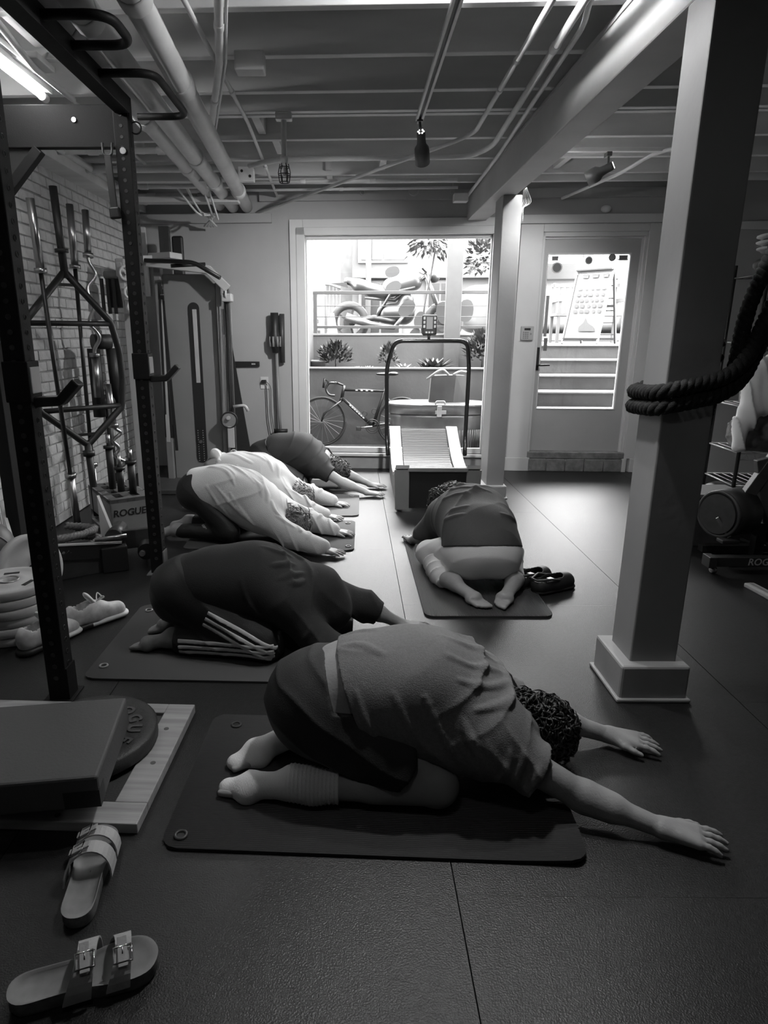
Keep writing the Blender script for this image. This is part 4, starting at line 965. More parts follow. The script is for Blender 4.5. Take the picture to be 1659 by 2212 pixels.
# ---------------------------------------------------------------- P1: nearest person (grey tee, black shorts, white socks)
p1, B = person('person in grey T-shirt, black shorts and white socks stretching forward nearest the camera', (0.0, 1.865, .0125), R(-1.5), 1.0,
               dict(kneeR=(.265, -.20, .078), ankR=(-.11, -.195, .058), toeR=(-.385, -.15, .0), haR=-.28, haL=-.30, wrL=(.905, .155, .022), elL=(.68, .18, .08), wrR=(.90, -.290, .022), toeL=(-.385, -.035, .0), ankL=(-.13, .12, .058)), .0048, M_SKIN)
g = B['g']
def teefn(P, d):
    up = folds(P, (.45, .15, -.9), 62, 1.6, 3, 2.5) * bumpw(P, (.40, -.02, .33), .17) * .022
    sl = folds(P, (.8, .1, .55), 85, 1.3, 8, 2.0) * (bumpw(P, (.50, -.19, .16), .12) + bumpw(P, (.5, .19, .17), .12)) * .011
    fl = folds(P, (.75, 0, .65), 42, 1.8, 5, 2.5) * np.clip((.30 - P[:, 2]) * 5, 0, 1) * .012
    tp = folds(P, (.2, 1, .1), 40, 1.5, 12, 2.5) * bumpw(P, (-.01, 0, .44), .10) * .010
    return d - up - sl - fl - tp - .004 * snoise(P, 26, 2)
drape = [rc((.05, 0, .245), (.20, 0, .24), .165, .155, .12, ((0, 0, 1), 1.35)), rc((.24, -.02, .20), (.42, -.02, .165), .150, .150, .12, ((0, 0, 1), 1.6)),
         rc(g['shR'] + [0, 0, .0], g['shR'] + (g['elR'] - g['shR']) * .52, .068, .066, .04), rc(g['shL'], g['shL'] + (g['elL'] - g['shL']) * .52, .068, .066, .04)]
ax = (g['elR'] - g['shR']); ax /= np.linalg.norm(ax); axl = (g['elL'] - g['shL']); axl /= np.linalg.norm(axl)
shR_, shL_ = g['shR'], g['shL']
def sleeveclip(P):
    r = plane(ax, shR_ + ax * .155)(P); l = plane(axl, shL_ + axl * .155)(P)
    return np.where(P[:, 1] < -.10, r, np.where(P[:, 1] > .10, l, plane((1, 0, -.35), (.47, 0, .2))(P)))
tp = B['torso'] + drape; tr = []
for c_ in ([(.47, -.02, .3), (.42, -.06, .33), (.36, -.09, .37), (.29, -.10, .42)], [(.48, -.06, .28), (.44, -.105, .29), (.385, -.135, .33), (.32, -.15, .37)], [(.47, .04, .3), (.41, .01, .33), (.34, -.01, .39), (.27, -.02, .44)], [(.49, -.10, .26), (.47, -.14, .25), (.43, -.17, .27), (.37, -.19, .29)], [(.46, .09, .3), (.40, .07, .34), (.33, .06, .4)], [(-.02, -.03, .45), (.04, -.05, .46), (.10, -.09, .45)], [(-.02, .05, .45), (.03, .06, .46), (.08, .05, .47)]):
    tr += ridge(tp, .012, c_, .0095, .02)
for c_ in ([(.02, -.14, .36), (.05, -.16, .28), (.09, -.17, .21)], [(.13, -.15, .36), (.18, -.17, .27), (.24, -.18, .19)], [(.22, -.16, .36), (.27, -.18, .26), (.33, -.19, .17)], [(.33, -.19, .30), (.36, -.2, .23), (.41, -.2, .15)], [(.50, -.2, .21), (.49, -.22, .17), (.47, -.22, .12)], [(.55, -.2, .17), (.535, -.23, .14), (.52, -.23, .10)], [(.46, -.2, .22), (.45, -.22, .17), (.43, -.22, .12)]):
    tr += ridge(tp, .012, c_, .009, .022, (0, -.4, .12))
sdf_mesh('t_shirt', tp + tr, .005, M_TEE, p1, .012, teefn,
         [plane((-1, 0, -.42), (-.045, 0, .44)), sleeveclip, plane((0, 0, -1), (0, 0, .055))], margin=.05, far=.035)
def shortfn(P, d): return d - folds(P, (.5, .1, .9), 70, 1.6, 21, 2.0) * .007 - .003 * snoise(P, 30, 4)
sdf_mesh('shorts', B['torso'][:1] + B['glut'] + [rc(g['hip' + s], g['hip' + s] + (g['knee' + s] - g['hip' + s]) * .62, .112, .095, .04) for s in 'RL'], .0055, M_NAVY, p1, .013, shortfn,
         [plane((1, 0, .40), (-.075, 0, .44)) if False else (lambda P: np.where(P[:, 2] > .30, plane((1, 0, .30), (-.085, 0, .43))(P), P[:, 0] - .20)), plane((1.0, 0, -.75), (.155, 0, .11)), plane((0, 0, -1), (0, 0, .10))], margin=.05, far=.035)
sdf_mesh('waistband', B['torso'][:1] + B['glut'], .0045, M_WHITECLOTH, p1, .007, None, [lambda P: np.abs(plane((1, 0, .30), (-.072, 0, .43))(P)) - .013, plane((0, 0, -1), (0, 0, .29))])
def sockfn(P, d): return d - .0022 * np.sin(P[:, 0] * 520) * (P[:, 0] > -.19) - .0035 * folds(P, (1, .3, 0), 150, 1.2, 31, 1.5) * (bumpw(P, (-.17, -.14, .06), .05) + bumpw(P, (-.30, -.12, .05), .05))
for s in 'RL':
    sp = foot_prims(g['ank' + s], g['toe' + s], 1.0); sh = [rc(g['ank' + s], g['ank' + s] + (g['knee' + s] - g['ank' + s]) * .25, .042, .045, .03)]
    sdf_mesh('sock', sp[:4] + [rc(sp[4][0], sp[-1][0], .018, .018, .02)] + [rc((sp[4][0] + sp[8][0]) / 2, (sp[4][1] + sp[8][1]) / 2, .034, .028, .03, ((0, 0, 1), 1.4))] + sh, .0042, M_SOCK, p1, .006, sockfn, [plane((1, 0, 0), (-.03, 0, 0))])
hair(p1, B, .0045, M_HAIR, strands=900, slen=.032, curl=1.6)

# ---------------------------------------------------------------- P2: hooded person in striped track pants
p2, B = person('person in black hoodie and track pants with three white stripes, hood up', (-0.655, 2.80, .0125), R(-3), .96,
               dict(pelvis=(-.10, 0, .27), head0=(.52, 0, .235), head1=(.575, 0, .16), neck=(.455, 0, .245), upper=(.365, 0, .27), shR=(.41, -.165, .235), shL=(.41, .165, .235), kneeR=(.30, -.19, .078), kneeL=(.28, .19, .078), ankR=(-.10, -.16, .055), toeR=(-.335, -.15, .0), ankL=(-.10, .10, .055), toeL=(-.32, .02, .0),
                    elR=(.60, -.235, .065), wrR=(.80, -.26, .032), haR=-.1, elL=(.74, .14, .12), wrL=(.93, .13, .03), haL=-.06), .006, M_SKIN2)
g = B['g']
slv = [rc(g['sh' + s], g['el' + s], .066, .060, .04) for s in 'RL'] + [rc(g['el' + s], g['el' + s] + (g['wr' + s] - g['el' + s]) * (.45 if s == 'L' else .85), .060, .050, .03) for s in 'RL']
hood = [rc(B['hc'] - B['hd'] * .06, B['hc'] + B['hd'] * .03, .112, .114, .05), rc(g['neck'], B['hc'] - B['hd'] * .05, .09, .10, .06)]
def hoodfn(P, d):
    a = folds(P, (.6, .3, -.5), 55, 1.8, 41, 2.5) * bumpw(P, (.40, -.06, .33), .15) * .020
    b = folds(P, (.8, 0, .6), 60, 1.5, 44, 2.2) * (bumpw(P, (.55, -.22, .12), .16) + bumpw(P, (.7, .15, .12), .16)) * .012
    return d - a - b - .005 * snoise(P, 18, 9)
elL, wrL = g['elL'], g['wrL']; aL = (wrL - elL) / np.linalg.norm(wrL - elL)
def p2clip(P): return np.where((P[:, 1] > .02) & (P[:, 0] > .66), plane(aL, elL + aL * .085)(P), -1.0)
hp = B['torso'] + [rc((.05, 0, .25), (.28, 0, .24), .165, .16, .12, ((0, 0, 1), 1.35))] + slv + hood; hr = []
for c_ in ([(.42, -.05, .36), (.37, -.10, .36), (.33, -.13, .34)], [(.46, -.08, .34), (.42, -.13, .32), (.37, -.17, .28)], [(.40, .0, .38), (.34, -.03, .40), (.27, -.04, .42)], [(.47, -.12, .3), (.45, -.16, .26), (.42, -.18, .22)], [(.45, .03, .36), (.38, .05, .39), (.3, .06, .42)]): hr += ridge(hp, .014, c_, .012, .022)
for c_ in ([(.20, -.15, .36), (.24, -.18, .26), (.30, -.19, .18)], [(.52, -.22, .18), (.50, -.24, .14), (.47, -.24, .10)], [(.58, -.24, .15), (.56, -.26, .11), (.54, -.26, .08)]): hr += ridge(hp, .014, c_, .010, .02, (0, -.4, .12))
sdf_mesh('hoodie', hp + hr, .006, M_HOOD, p2, .014, hoodfn, [plane((-1, 0, -.25), (-.20, 0, .35)), p2clip, plane((0, 0, -1), (0, 0, .006))], margin=.05, far=.035)
pantp = B['glut'] + B['torso'][:1] + [rc(g['hip' + s], g['knee' + s], .112, .078, .04) for s in 'RL'] + [rc(g['knee' + s], g['ank' + s], .072, .056, .04) for s in 'RL']
pfn = lambda P, d: d - folds(P, (.6, 0, .8), 55, 1.5, 51, 2.2) * .006
sdf_mesh('track_pants', pantp, .0062, M_PANTS, p2, .012, pfn, [plane((-1, 0, 0), (-.16 - 0.0, 0, 0)) if False else (lambda P: np.where(P[:, 2] < .13, -.10 - P[:, 0] - .03, -1)), plane((0, 0, -1), (0, 0, .006)), plane((1, 0, .3), (.36, 0, .1))], margin=.05, far=.035)
def stripes(a, b, f0, f1, offs, wd):
    a = np.array([a[0], a[2]], np.float32); b = np.array([b[0], b[2]], np.float32); u = (b - a) / np.linalg.norm(b - a); nn = np.array([-u[1], u[0]]); L = np.linalg.norm(b - a)
    def f(P):
        q = P[:, [0, 2]] - a; s = q @ u; e = q @ nn; m_ = np.min(np.stack([np.abs(e - o_) - wd for o_ in offs]), 0)
        return np.maximum(np.maximum(m_, f0 * L - s), s - f1 * L)
    return f
for nm, (a, b, f0, f1, of) in (('thigh_stripes', (g['hipR'] + [0, 0, .02], g['kneeR'], .22, 1.16, (-.030, 0, .030))), ('shin_stripes', (g['ankR'], g['kneeR'] + [.02, 0, -.01], .0, 1.08, (-.026, 0, .026)))):
    k_ = stripes(a, b, f0, f1, of, .0085)
    sdf_mesh(nm, pantp[3:4] + pantp[5:6] + B['glut'][:1], .0042, M_STRIPE, p2, .0165, pfn, [k_, lambda P: P[:, 1] + .165, lambda P: -(field(P, pantp[3:4] + pantp[5:6] + B['glut'][:1], .004))], margin=.05, far=.035)
sdf_mesh('waist_hem', B['torso'][:1] + B['glut'], .005, mat('hem_grey', .30, .8), p2, .0185, None, [lambda P: np.abs(plane((1, 0, .25), (-.190, 0, .35))(P)) - .006, plane((0, 0, -1), (0, 0, .25))])

# ---------------------------------------------------------------- P3: white sweater, black leggings
RAISED = dict(pelvis=(-.06, 0, .36), belly=(.10, 0, .385), chest=(.27, 0, .315), upper=(.40, 0, .225), neck=(.50, 0, .165), head0=(.545, 0, .135), head1=(.63, 0, .105),
              hipR=(-.03, -.10, .31), hipL=(-.03, .10, .31), kneeR=(.19, -.17, .075), kneeL=(.19, .17, .075), ankR=(-.19, -.13, .058), ankL=(-.19, .11, .058), toeR=(-.385, -.10, 0), toeL=(-.385, .06, 0),
              shR=(.44, -.16, .19), shL=(.44, .16, .19), elR=(.67, -.225, .085), wrR=(.88, -.29, .034), haR=-.12, elL=(.67, .18, .09), wrL=(.88, .14, .034), haL=-.05)
def sweater(t, B, m, seed, res, extra=(), long_=.97, name='sweater', hem=(-.13, .40), amp=1.0):
    g = B['g']
    s_ = [rc(g['sh' + s], g['el' + s], .072, .064, .05) for s in 'RL'] + [rc(g['el' + s], g['el' + s] + (g['wr' + s] - g['el' + s]) * long_, .064, .046, .03) for s in 'RL']
    def fn(P, d):
        a = folds(P, (.35, .55, -.45), 34, 3.0, seed, 3.0) * .022 * (bumpw(P, (.34, 0, .36), .20) + .12) * np.clip(.6 + snoise(P, 10, seed + 9), 0, 1.3)
        b = folds(P, (.8, .25, .5), 58, 2.6, seed + 3, 2.5) * .014 * np.clip((P[:, 0] - .42) * 5, 0, 1) * np.clip(.5 + snoise(P, 14, seed + 7), 0, 1.2)
        return d - (a + b) * amp - .006 * snoise(P, 16, seed + 5)
    lo_ = [rc((.06, 0, .30), (.30, 0, .23), .16, .15, .12, ((0, 0, 1), 1.3))]
    sp_ = B['torso'] + lo_ + s_ + list(extra); sr = []; rs = random.Random(seed)
    for c_ in ([(.0, -.04, .5), (.08, -.08, .5), (.17, -.12, .44), (.25, -.16, .34)], [(.05, .02, .5), (.16, -.01, .46), (.27, -.05, .4), (.36, -.10, .32)], [(.2, .04, .45), (.30, .02, .4), (.40, -.02, .3)], [(.33, -.06, .36), (.39, -.11, .3), (.43, -.15, .25)], [(.42, -.05, .3), (.45, -.11, .27), (.48, -.16, .23)], [(.50, -.14, .22), (.54, -.18, .19), (.60, -.21, .16)], [(.55, -.22, .18), (.62, -.23, .14), (.70, -.25, .12)], [(.70, -.21, .13), (.73, -.25, .12), (.74, -.28, .09)], [(.77, -.23, .11), (.79, -.27, .10), (.80, -.30, .07)], [(.68, .13, .14), (.70, .18, .13), (.71, .22, .1)], [(.76, .11, .11), (.78, .16, .11), (.79, .2, .08)]):
        sr += ridge(sp_, .018, [(x + rs.uniform(-.012, .012), y + rs.uniform(-.012, .012), z) for x, y, z in c_], .011, .022)
    for c_ in ([(.05, -.15, .40), (.12, -.17, .3), (.20, -.18, .2)], [(.22, -.16, .36), (.30, -.18, .25), (.40, -.19, .15)], [(.12, -.16, .40), (.22, -.17, .3), (.33, -.18, .2)]): sr += ridge(sp_, .018, c_, .010, .024, (0, -.4, .12))
    return sdf_mesh(name, sp_ + sr, res, m, t, .018, fn, [plane((-1, 0, -.25), (hem[0], 0, hem[1])), plane((0, 0, -1), (0, 0, .012))], margin=.06, far=.04)
def pants(t, B, m, res, name='leggings', infl=.006, bag=0.0, seed=61, ankle=.0, wz=None):
    g = B['g']
    pr = B['torso'][:1] + B['glut'] + [rc(g['hip' + s], g['knee' + s], .100 + bag, .066 + bag, .04) for s in 'RL'] + [rc(g['knee' + s], g['ank' + s] + [ankle, 0, 0], .058 + bag, .044 + bag, .03) for s in 'RL']
    return sdf_mesh(name, pr, res, m, t, infl, lambda P, d: d - folds(P, (.6, 0, .8), 60, 1.5, seed, 2.0) * (.003 + bag * .12), [plane((0, 0, -1), (0, 0, .004)), (lambda P: P[:, 0] - .30)] + ([lambda P: np.where(P[:, 2] > wz[1], P[:, 0] - wz[0], -1.0)] if wz else []), margin=.05, far=.035)
p3, B = person('person in white sweater and black leggings, arms reaching over the mat', (-0.985, 4.40, .0125), R(-9), .96, RAISED, .0072, M_SKIN)
sweater(p3, B, M_SWEAT, 71, .0062); pants(p3, B, M_PANTS, .008)
hair(p3, B, .005, M_HAIRL, strands=260, slen=.07, extra=[rc(B['hc'] - B['hd'] * .03, B['hc'] + V3(.02, -.05, -.05), .08, .06, .03), rc(B['hc'] + V3(.0, -.06, -.02), B['hc'] + V3(.07, -.10, -.075), .04, .025, .02)])
# ---------------------------------------------------------------- P4: pale hoodie
p4, B = person('person in pale hooded sweatshirt between the white sweater and the dark T-shirt', (-0.99, 5.17, .0125), R(-7), .93, dict(RAISED, pelvis=(-.06, 0, .33), belly=(.10, 0, .345), chest=(.27, 0, .31)), .0075, M_SKIN)
sweater(p4, B, M_PALE, 81, .006, extra=[rc((.40, -.06, .30), (.40, .06, .30), .085, .085, .04), rc((.45, 0, .27), (.50, 0, .24), .08, .07, .04)], name='hoodie', hem=(-.07, .40)); pants(p4, B, mat('grey_leggings', .20, .8), .008)
sdf_mesh('tied_sleeve', [rc((-.11, -.05, .475), (-.14, .04, .475), .045, .035, .03), rc((-.10, 0, .46), (-.05, -.12, .42), .028, .03, .02), rc((-.10, 0, .46), (-.05, .12, .42), .028, .03, .02)], .005, M_PALE, p4, .0, lambda P, d: d - .008 * folds(P, (0, 1, 0), 90, 1.0, 5))
hair(p4, B, .0055, M_HAIRL, strands=260, slen=.05, seed=9)
# ---------------------------------------------------------------- P5: dark tee, farthest
p5, B = person('person in dark T-shirt with bare forearms, farthest away by the window', (-0.70, 5.90, .0125), R(-6), .98,
               dict(pelvis=(-.09, 0, .31), belly=(.06, 0, .365), chest=(.23, 0, .36), upper=(.375, 0, .28), neck=(.47, 0, .225), head0=(.515, 0, .20), head1=(.60, 0, .165), hipR=(-.04, -.1, .26), hipL=(-.04, .1, .26), shR=(.42, -.165, .235), shL=(.42, .165, .235), elR=(.66, -.21, .10), wrR=(.88, -.26, .032), haR=-.02, elL=(.67, .14, .10), wrL=(.88, .07, .032), haL=0.0), .0075, M_SKIN)
g = B['g']
sl5 = [rc(g['sh' + s], g['sh' + s] + (g['el' + s] - g['sh' + s]) * .55, .068, .066, .04) for s in 'RL']
def t5clip(P):
    a = [(g['el' + s] - g['sh' + s]) / np.linalg.norm(g['el' + s] - g['sh' + s]) for s in 'RL']
    return np.where(P[:, 1] < -.1, plane(a[0], g['shR'] + a[0] * .15)(P), np.where(P[:, 1] > .1, plane(a[1], g['shL'] + a[1] * .15)(P), P[:, 0] - .48))
sdf_mesh('t_shirt', B['torso'] + sl5 + [rc((.05, 0, .29), (.38, 0, .22), .17, .165, .05, ((0, 0, 1), 1.4))], .006, M_DTEE, p5, .013, lambda P, d: d - folds(P, (.6, .2, -.6), 55, 1.8, 91, 2.5) * .014 * (bumpw(P, (.3, 0, .4), .2) + .2), [plane((-1, 0, -.3), (-.06, 0, .45)), t5clip, plane((0, 0, -1), (0, 0, .08))], margin=.05, far=.035)
pants(p5, B, M_PANTS, .008, 'shorts', .012, .01)
hair(p5, B, .0055, mat('grey_hair', .05, .5, var=.5, vscale=60, bump=.6, bscale=90), strands=350, slen=.02, vol=.007)
# ---------------------------------------------------------------- P6: facing the window, seen from behind
p6, B = person('person in charcoal top and light leggings seen from behind on the mat by the column', (0.735, 3.555, .0125), R(91), .97,
               dict(pelvis=(-.10, 0, .225), belly=(.06, 0, .30), chest=(.24, 0, .345), upper=(.38, 0, .315), neck=(.475, .01, .305), head0=(.53, .04, .335), head1=(.61, .06, .315), hipR=(-.05, -.125, .185), hipL=(-.05, .125, .185), kneeR=(.25, -.26, .078), kneeL=(.25, .26, .078), ankR=(-.17, -.19, .058), ankL=(-.17, .21, .058), toeR=(-.44, -.03, 0), toeL=(-.445, .045, 0),
                    shR=(.41, -.16, .28), shL=(.41, .165, .28), elR=(.50, -.20, .10), wrR=(.72, -.14, .034), haR=.1, elL=(.47, .275, .12), wrL=(.66, .315, .034), haL=.12, wide=1.10), .006, M_SKIN)
g = B['g']
sl6 = [rc(g['sh' + s], g['sh' + s] + (g['el' + s] - g['sh' + s]) * .9, .070, .062, .05) for s in 'RL']
tp = B['torso'] + B['glut'] + sl6 + [rc((.0, 0, .28), (.30, 0, .27), .175, .165, .12, ((0, 0, 1), 1.25))]; tr = []
for c_ in ([(.30, .20, .36), (.24, .10, .42), (.19, .0, .46), (.17, -.09, .44)], [(.34, .19, .36), (.30, .09, .42), (.27, .0, .45)], [(.22, .19, .34), (.17, .12, .4), (.13, .05, .43)], [(.05, .19, .33), (.02, .14, .38), (-.01, .08, .4)], [(.0, .2, .28), (-.04, .16, .32), (-.07, .11, .35)], [(-.02, -.2, .28), (-.05, -.16, .32), (-.07, -.10, .36)], [(.40, .19, .33), (.39, .1, .38), (.38, .02, .4)]): tr += ridge(tp, .014, c_, .011, .022)
sdf_mesh('top', tp + tr, .0058, M_MIDTOP, p6, .014,
         lambda P, d: d - folds(P, (.7, .35, -.2), 48, 2.0, 101, 2.3) * .016 * (bumpw(P, (.26, .02, .46), .16) + bumpw(P, (.1, .2, .3), .12) + bumpw(P, (.1, -.2, .3), .12) + .15) - .004 * snoise(P, 20, 33), [plane((-1, 0, -2.6), (-.235, 0, .285)), plane((0, 0, -1), (0, 0, .11)), lambda P: P[:, 0] - .52], margin=.05, far=.035)
pants(p6, B, M_LEGG, .0062, 'leggings', .010, .004, 111, ankle=.06)
sdf_mesh('cuff', [rc(g['ankL'] + [.06, .02, 0], g['ankL'] + [.20, .03, 0.02], .062, .075, .03)], .005, M_LEGG, p6, .0, lambda P, d: d - .012 * folds(P, (1, 0, .3), 90, 1.2, 7), [plane((0, 0, -1), (0, 0, .004))])
hair(p6, B, .0045, mat('wavy_hair', .05, .4, var=.6, vscale=45, bump=.7, bscale=60), strands=1100, slen=.035, curl=2.5, vol=.014, extra=[rc(B['hc'] - B['hd'] * .09, B['hc'] + B['hd'] * .02 - B['dn'] * .02, .075, .09, .03), rc(B['hc'] + V3(.02, .10, .03), B['hc'] + V3(0.0, .13, -.03), .045, .03, .03)])
sdf_mesh('headband', [rc(B['hc'] - B['hd'] * .045 - B['dn'] * .01, B['hc'] + B['hd'] * .045 - B['dn'] * .008, .090, .092, .03)], .005, M_BLACK2, p6, .032, None, [lambda P: np.abs(plane(B['hd'] - B['dn'] * .3, B['hc'] + B['hd'] * .03)(P)) - .013, plane((0, 1, 0), (0, .05, 0))])

# =================================================================== EXERCISE MATS AND SHOES
M_MAT = mat('mat_black', .020, .5, spec=.5, bump=.05, bscale=200); M_MATG = mat('mat_grey', .10, .55); M_MATC = mat('mat_charcoal', .045, .5)
def ex_mat(lab, c, L, W, ang, m, ribs=84, th=.011, curl=None, grom=(), gm=None, crn=.05):
    t = thing('exercise_mat', lab, 'exercise mat', (c[0], c[1], 0), ang, 'exercise mats')
    nj = 40; vs = []; fs = []
    rows = []
    for i in range(ribs * 2 + 1):
        y = -W / 2 + W * i / (ribs * 2); z = th + (.0011 if i % 2 else -.0011)
        e = 0.0; q = W / 2 - abs(y)
        if q < crn: e = crn - math.sqrt(max(0, crn * crn - (crn - q) ** 2))
        r_ = []
        for j in range(nj + 1):
            x = (-L / 2 + e) + (L - 2 * e) * j / nj
            r_.append((x, y, z + (curl(x, y) if curl else 0)))
        rows.append(r_)
    for r_ in rows: vs += r_
    n = nj + 1; R_ = len(rows)
    for i in range(R_ - 1):
        for j in range(nj): fs.append((i * n + j, i * n + j + 1, (i + 1) * n + j + 1, (i + 1) * n + j))
    base = len(vs); per = [j for j in range(n)] + [i * n + nj for i in range(1, R_)] + [(R_ - 1) * n + j for j in range(nj - 1, -1, -1)] + [i * n for i in range(R_ - 2, 0, -1)]
    for k in per: vs.append((vs[k][0], vs[k][1], max(.0006, vs[k][2] - th + .0006)))
    m_ = len(per)
    for k in range(m_): fs.append((per[(k + 1) % m_], per[k], base + k, base + (k + 1) % m_))
    fs.append(tuple(base + k for k in reversed(range(m_))))
    mesh_obj('mat_sheet', vs, fs, m, t)
    for (x, y) in grom:
        g_ = MB().torus((x, y, th + .0025), (0, 0, 1), .016, .0048, 24, 8); g_.build('grommet', gm or M_GREY, t)
        MB().cyl((x, y, th - .001), (x, y, th + .0018), .0115, 16).build('grommet_hole', M_BLACK2, t)
    return t
ex_mat('black ribbed exercise mat nearest the camera under the grey T-shirt', (0.07, 1.80), 1.19, .66, R(-2.2), M_MAT, 92, curl=lambda x, y: .012 * max(0, (x - .30) / .29) ** 2 * (.5 + .5 * math.sin((y + .33) * 4.5 + 1.0)), grom=((-.545, -.285), (-.50, .26)), gm=M_DARK)
ex_mat('black ribbed exercise mat under the striped track pants', (-0.555, 2.775), 1.12, .76, R(-1.5), M_MATC, 100, grom=((-.505, -.28), (-.50, .30)))
ex_mat('grey exercise mat under the white sweater', (-0.55, 4.43), 1.15, .70, R(-1), M_MATC, 60, grom=((.52, .27), (.535, -.28)))
ex_mat('grey exercise mat under the pale hoodie', (-0.52, 5.27), 1.17, .70, R(-1), M_MATG, 60, grom=((.52, .27),))
ex_mat('dark exercise mat under the dark T-shirt by the window', (-0.55, 5.98), 1.17, .42, R(-1.5), M_MATC, 50)
t = ex_mat('black ribbed exercise mat in front of the column', (0.70, 3.72), 1.36, .66, R(90.5), M_MATC, 92, grom=((.64, .27),), gm=M_LGREY)

# ---- two-strap sandals
M_CORK = mat('cork_sole', .14, .85, var=.3, vscale=60); M_FOOTBED = mat('suede_footbed', .22, .85, var=.2, vscale=20); M_LEATHER = mat('tan_leather', .42, .6, var=.08, vscale=20, bump=.12, bscale=160)
OUT = [(-.128, 0), (-.122, .020), (-.10, .033), (-.05, .034), (0, .036), (.045, .044), (.085, .047), (.115, .038), (.130, .012), (.128, -.012), (.112, -.034), (.085, -.043), (.045, -.040), (0, -.031), (-.05, -.031), (-.10, -.031), (-.122, -.02)]
def sandal(lab, loc, rz, mir):
    t = thing('sandal', lab, 'sandal', loc, rz, 'pair of two-strap sandals'); s = -1 if mir else 1
    o = [Vector((x, y * s, 0)) for x, y in catmull2(OUT)]
    def ring(k, z, zr=0): return [Vector((p.x * k, p.y * k, z + zr * (1 if p.x < 0 else .3))) for p in o]
    vs = []; fs = []; R5 = [ring(.97, 0), ring(1.0, .006), ring(1.0, .026), ring(1.01, .031), ring(.93, .031), ring(.88, .025), ring(.5, .020), ring(.02, .021)]
    n = len(o)
    for r_ in R5: vs += r_
    for a in range(len(R5) - 1):
        for k in range(n): fs.append((a * n + k, a * n + (k + 1) % n, (a + 1) * n + (k + 1) % n, (a + 1) * n + k))
    fs.append(tuple(reversed(range(n)))); 
    so = mesh_obj('sole', vs[:4 * n], [f for f in fs[:3 * n]] + [fs[-1]], M_CORK, t, True)
    fb = [f for f in fs[3 * n:-1]]; mesh_obj('footbed', vs, fb, M_FOOTBED, t, True)
    for (x0, w0, x1, w1, hh, bx) in ((-.012, .042, .008, .030, .060, .25), (.058, .036, .062, .030, .048, .3)):
        q = []; K = 14
        for k in range(K + 1):
            a = math.pi * k / K; y = math.cos(a) * .046 * s; z = .016 + math.sin(a) ** .8 * hh; fx_ = x0 + (x1 - x0) * k / K + .012 * math.sin(a); wd = w0 * (1.15 - .35 * math.sin(a))
            q.append((Vector((fx_ - wd / 2, y, z)), Vector((fx_ + wd / 2, y, z))))
        b = MB(); vv = []; ff = []
        for (a, c_) in q:
            nrm = Vector((0, a.y, a.z - .02)).normalized() * .0035; vv += [a, c_, c_ + nrm, a + nrm]
        for k in range(K):
            for e in range(4): ff.append((k * 4 + e, k * 4 + (e + 1) % 4, (k + 1) * 4 + (e + 1) % 4, (k + 1) * 4 + e))
        ff += [(0, 1, 2, 3), (K * 4 + 3, K * 4 + 2, K * 4 + 1, K * 4)]
        b.add(vv, ff, False); st = b.build('strap', M_LEATHER, t)
        k = 5; a = math.pi * k / K; c0 = (q[k][0] + q[k][1]) / 2; up = Vector((0, math.cos(a) * s, math.sin(a))).normalized(); tg = Vector((0, -math.sin(a) * s, math.cos(a)))
        bk = MB(); c0 = c0 + up * .007; hx_ = Vector((1, 0, 0))
        cs = [c0 + hx_ * .016 + tg * .013, c0 - hx_ * .016 + tg * .013, c0 - hx_ * .016 - tg * .013, c0 + hx_ * .016 - tg * .013]
        bk.tube(cs + [cs[0]], .0024, 6); bk.tube([c0 + hx_ * .0, c0 + tg * .013], .002, 6); bk.build('buckle', M_CHROME, st)
        tl = MB(); tl.obox(c0 - tg * .02, c0 + tg * .03, .017, .003, .001, up); tl.build('strap_end', M_LEATHER, st)
    return t
def catmull2(P, n=3):
    out = []; N = len(P)
    for i in range(N):
        a, b, c, d = [Vector((*P[(i + k) % N], 0)) for k in (-1, 0, 1, 2)]
        for k in range(n):
            t = k / n; v = 0.5 * ((2 * b) + (c - a) * t + (2 * a - 5 * b + 4 * c - d) * t * t + (3 * b - a - 3 * c + d) * t ** 3); out.append((v.x, v.y))
    return out
s1 = sandal('tan two-strap sandal beside the wooden platform, toe towards it', (-0.688, 1.392, 0), R(98), False); s1.scale = (1.20,) * 3
s2 = sandal('tan two-strap sandal in the near corner lying sideways', (-0.590, 1.108, 0), R(20), True); s2.scale = (1.20,) * 3
# ---- clogs by the column
def clog(lab, loc, rz, mir):
    t = thing('clog', lab, 'clog', loc, rz, 'pair of dark clogs'); s = -1 if mir else 1
    pr = [rc((-.09, 0, .045), (.0, 0, .040), .047, .044, .03), rc((.0, 0, .045), (.085, .004 * s, .038), .047, .046, .03)]
    cav = [rc((-.085, 0, .075), (.015, 0, .085), .037, .036, .02), rc((-.02, 0, .05), (.07, 0, .04), .034, .03, .02)]
    sdf_mesh('upper', pr, .004, mat('clog_dark', .03, .55), t, 0, lambda P, d: np.maximum(d, -field(P, cav)), [plane((0, 0, -1), (0, 0, .004)), plane((-.25, 0, 1), (-.03, 0, .094))])
    sdf_mesh('sole', [rc((-.085, 0, .012), (.09, .003 * s, .012), .046, .049, .03, ((0, 0, 1), 3.0))], .004, M_BLACK2, t, 0, None, [plane((0, 0, -1), (0, 0, .0))])
    MB().tube([(-.0, -.045, .07), (-.06, -.05, .085), (-.13, -.02, .08), (-.13, .02, .08), (-.06, .05, .085), (0, .045, .07)], .006, 8).build('heel_strap', mat('clog_strap', .06, .5), t)
    MB().box((-.03, -.02, .062), (.0, .02, .066), .002).build('insole_print', M_LGREY, t)
    return t
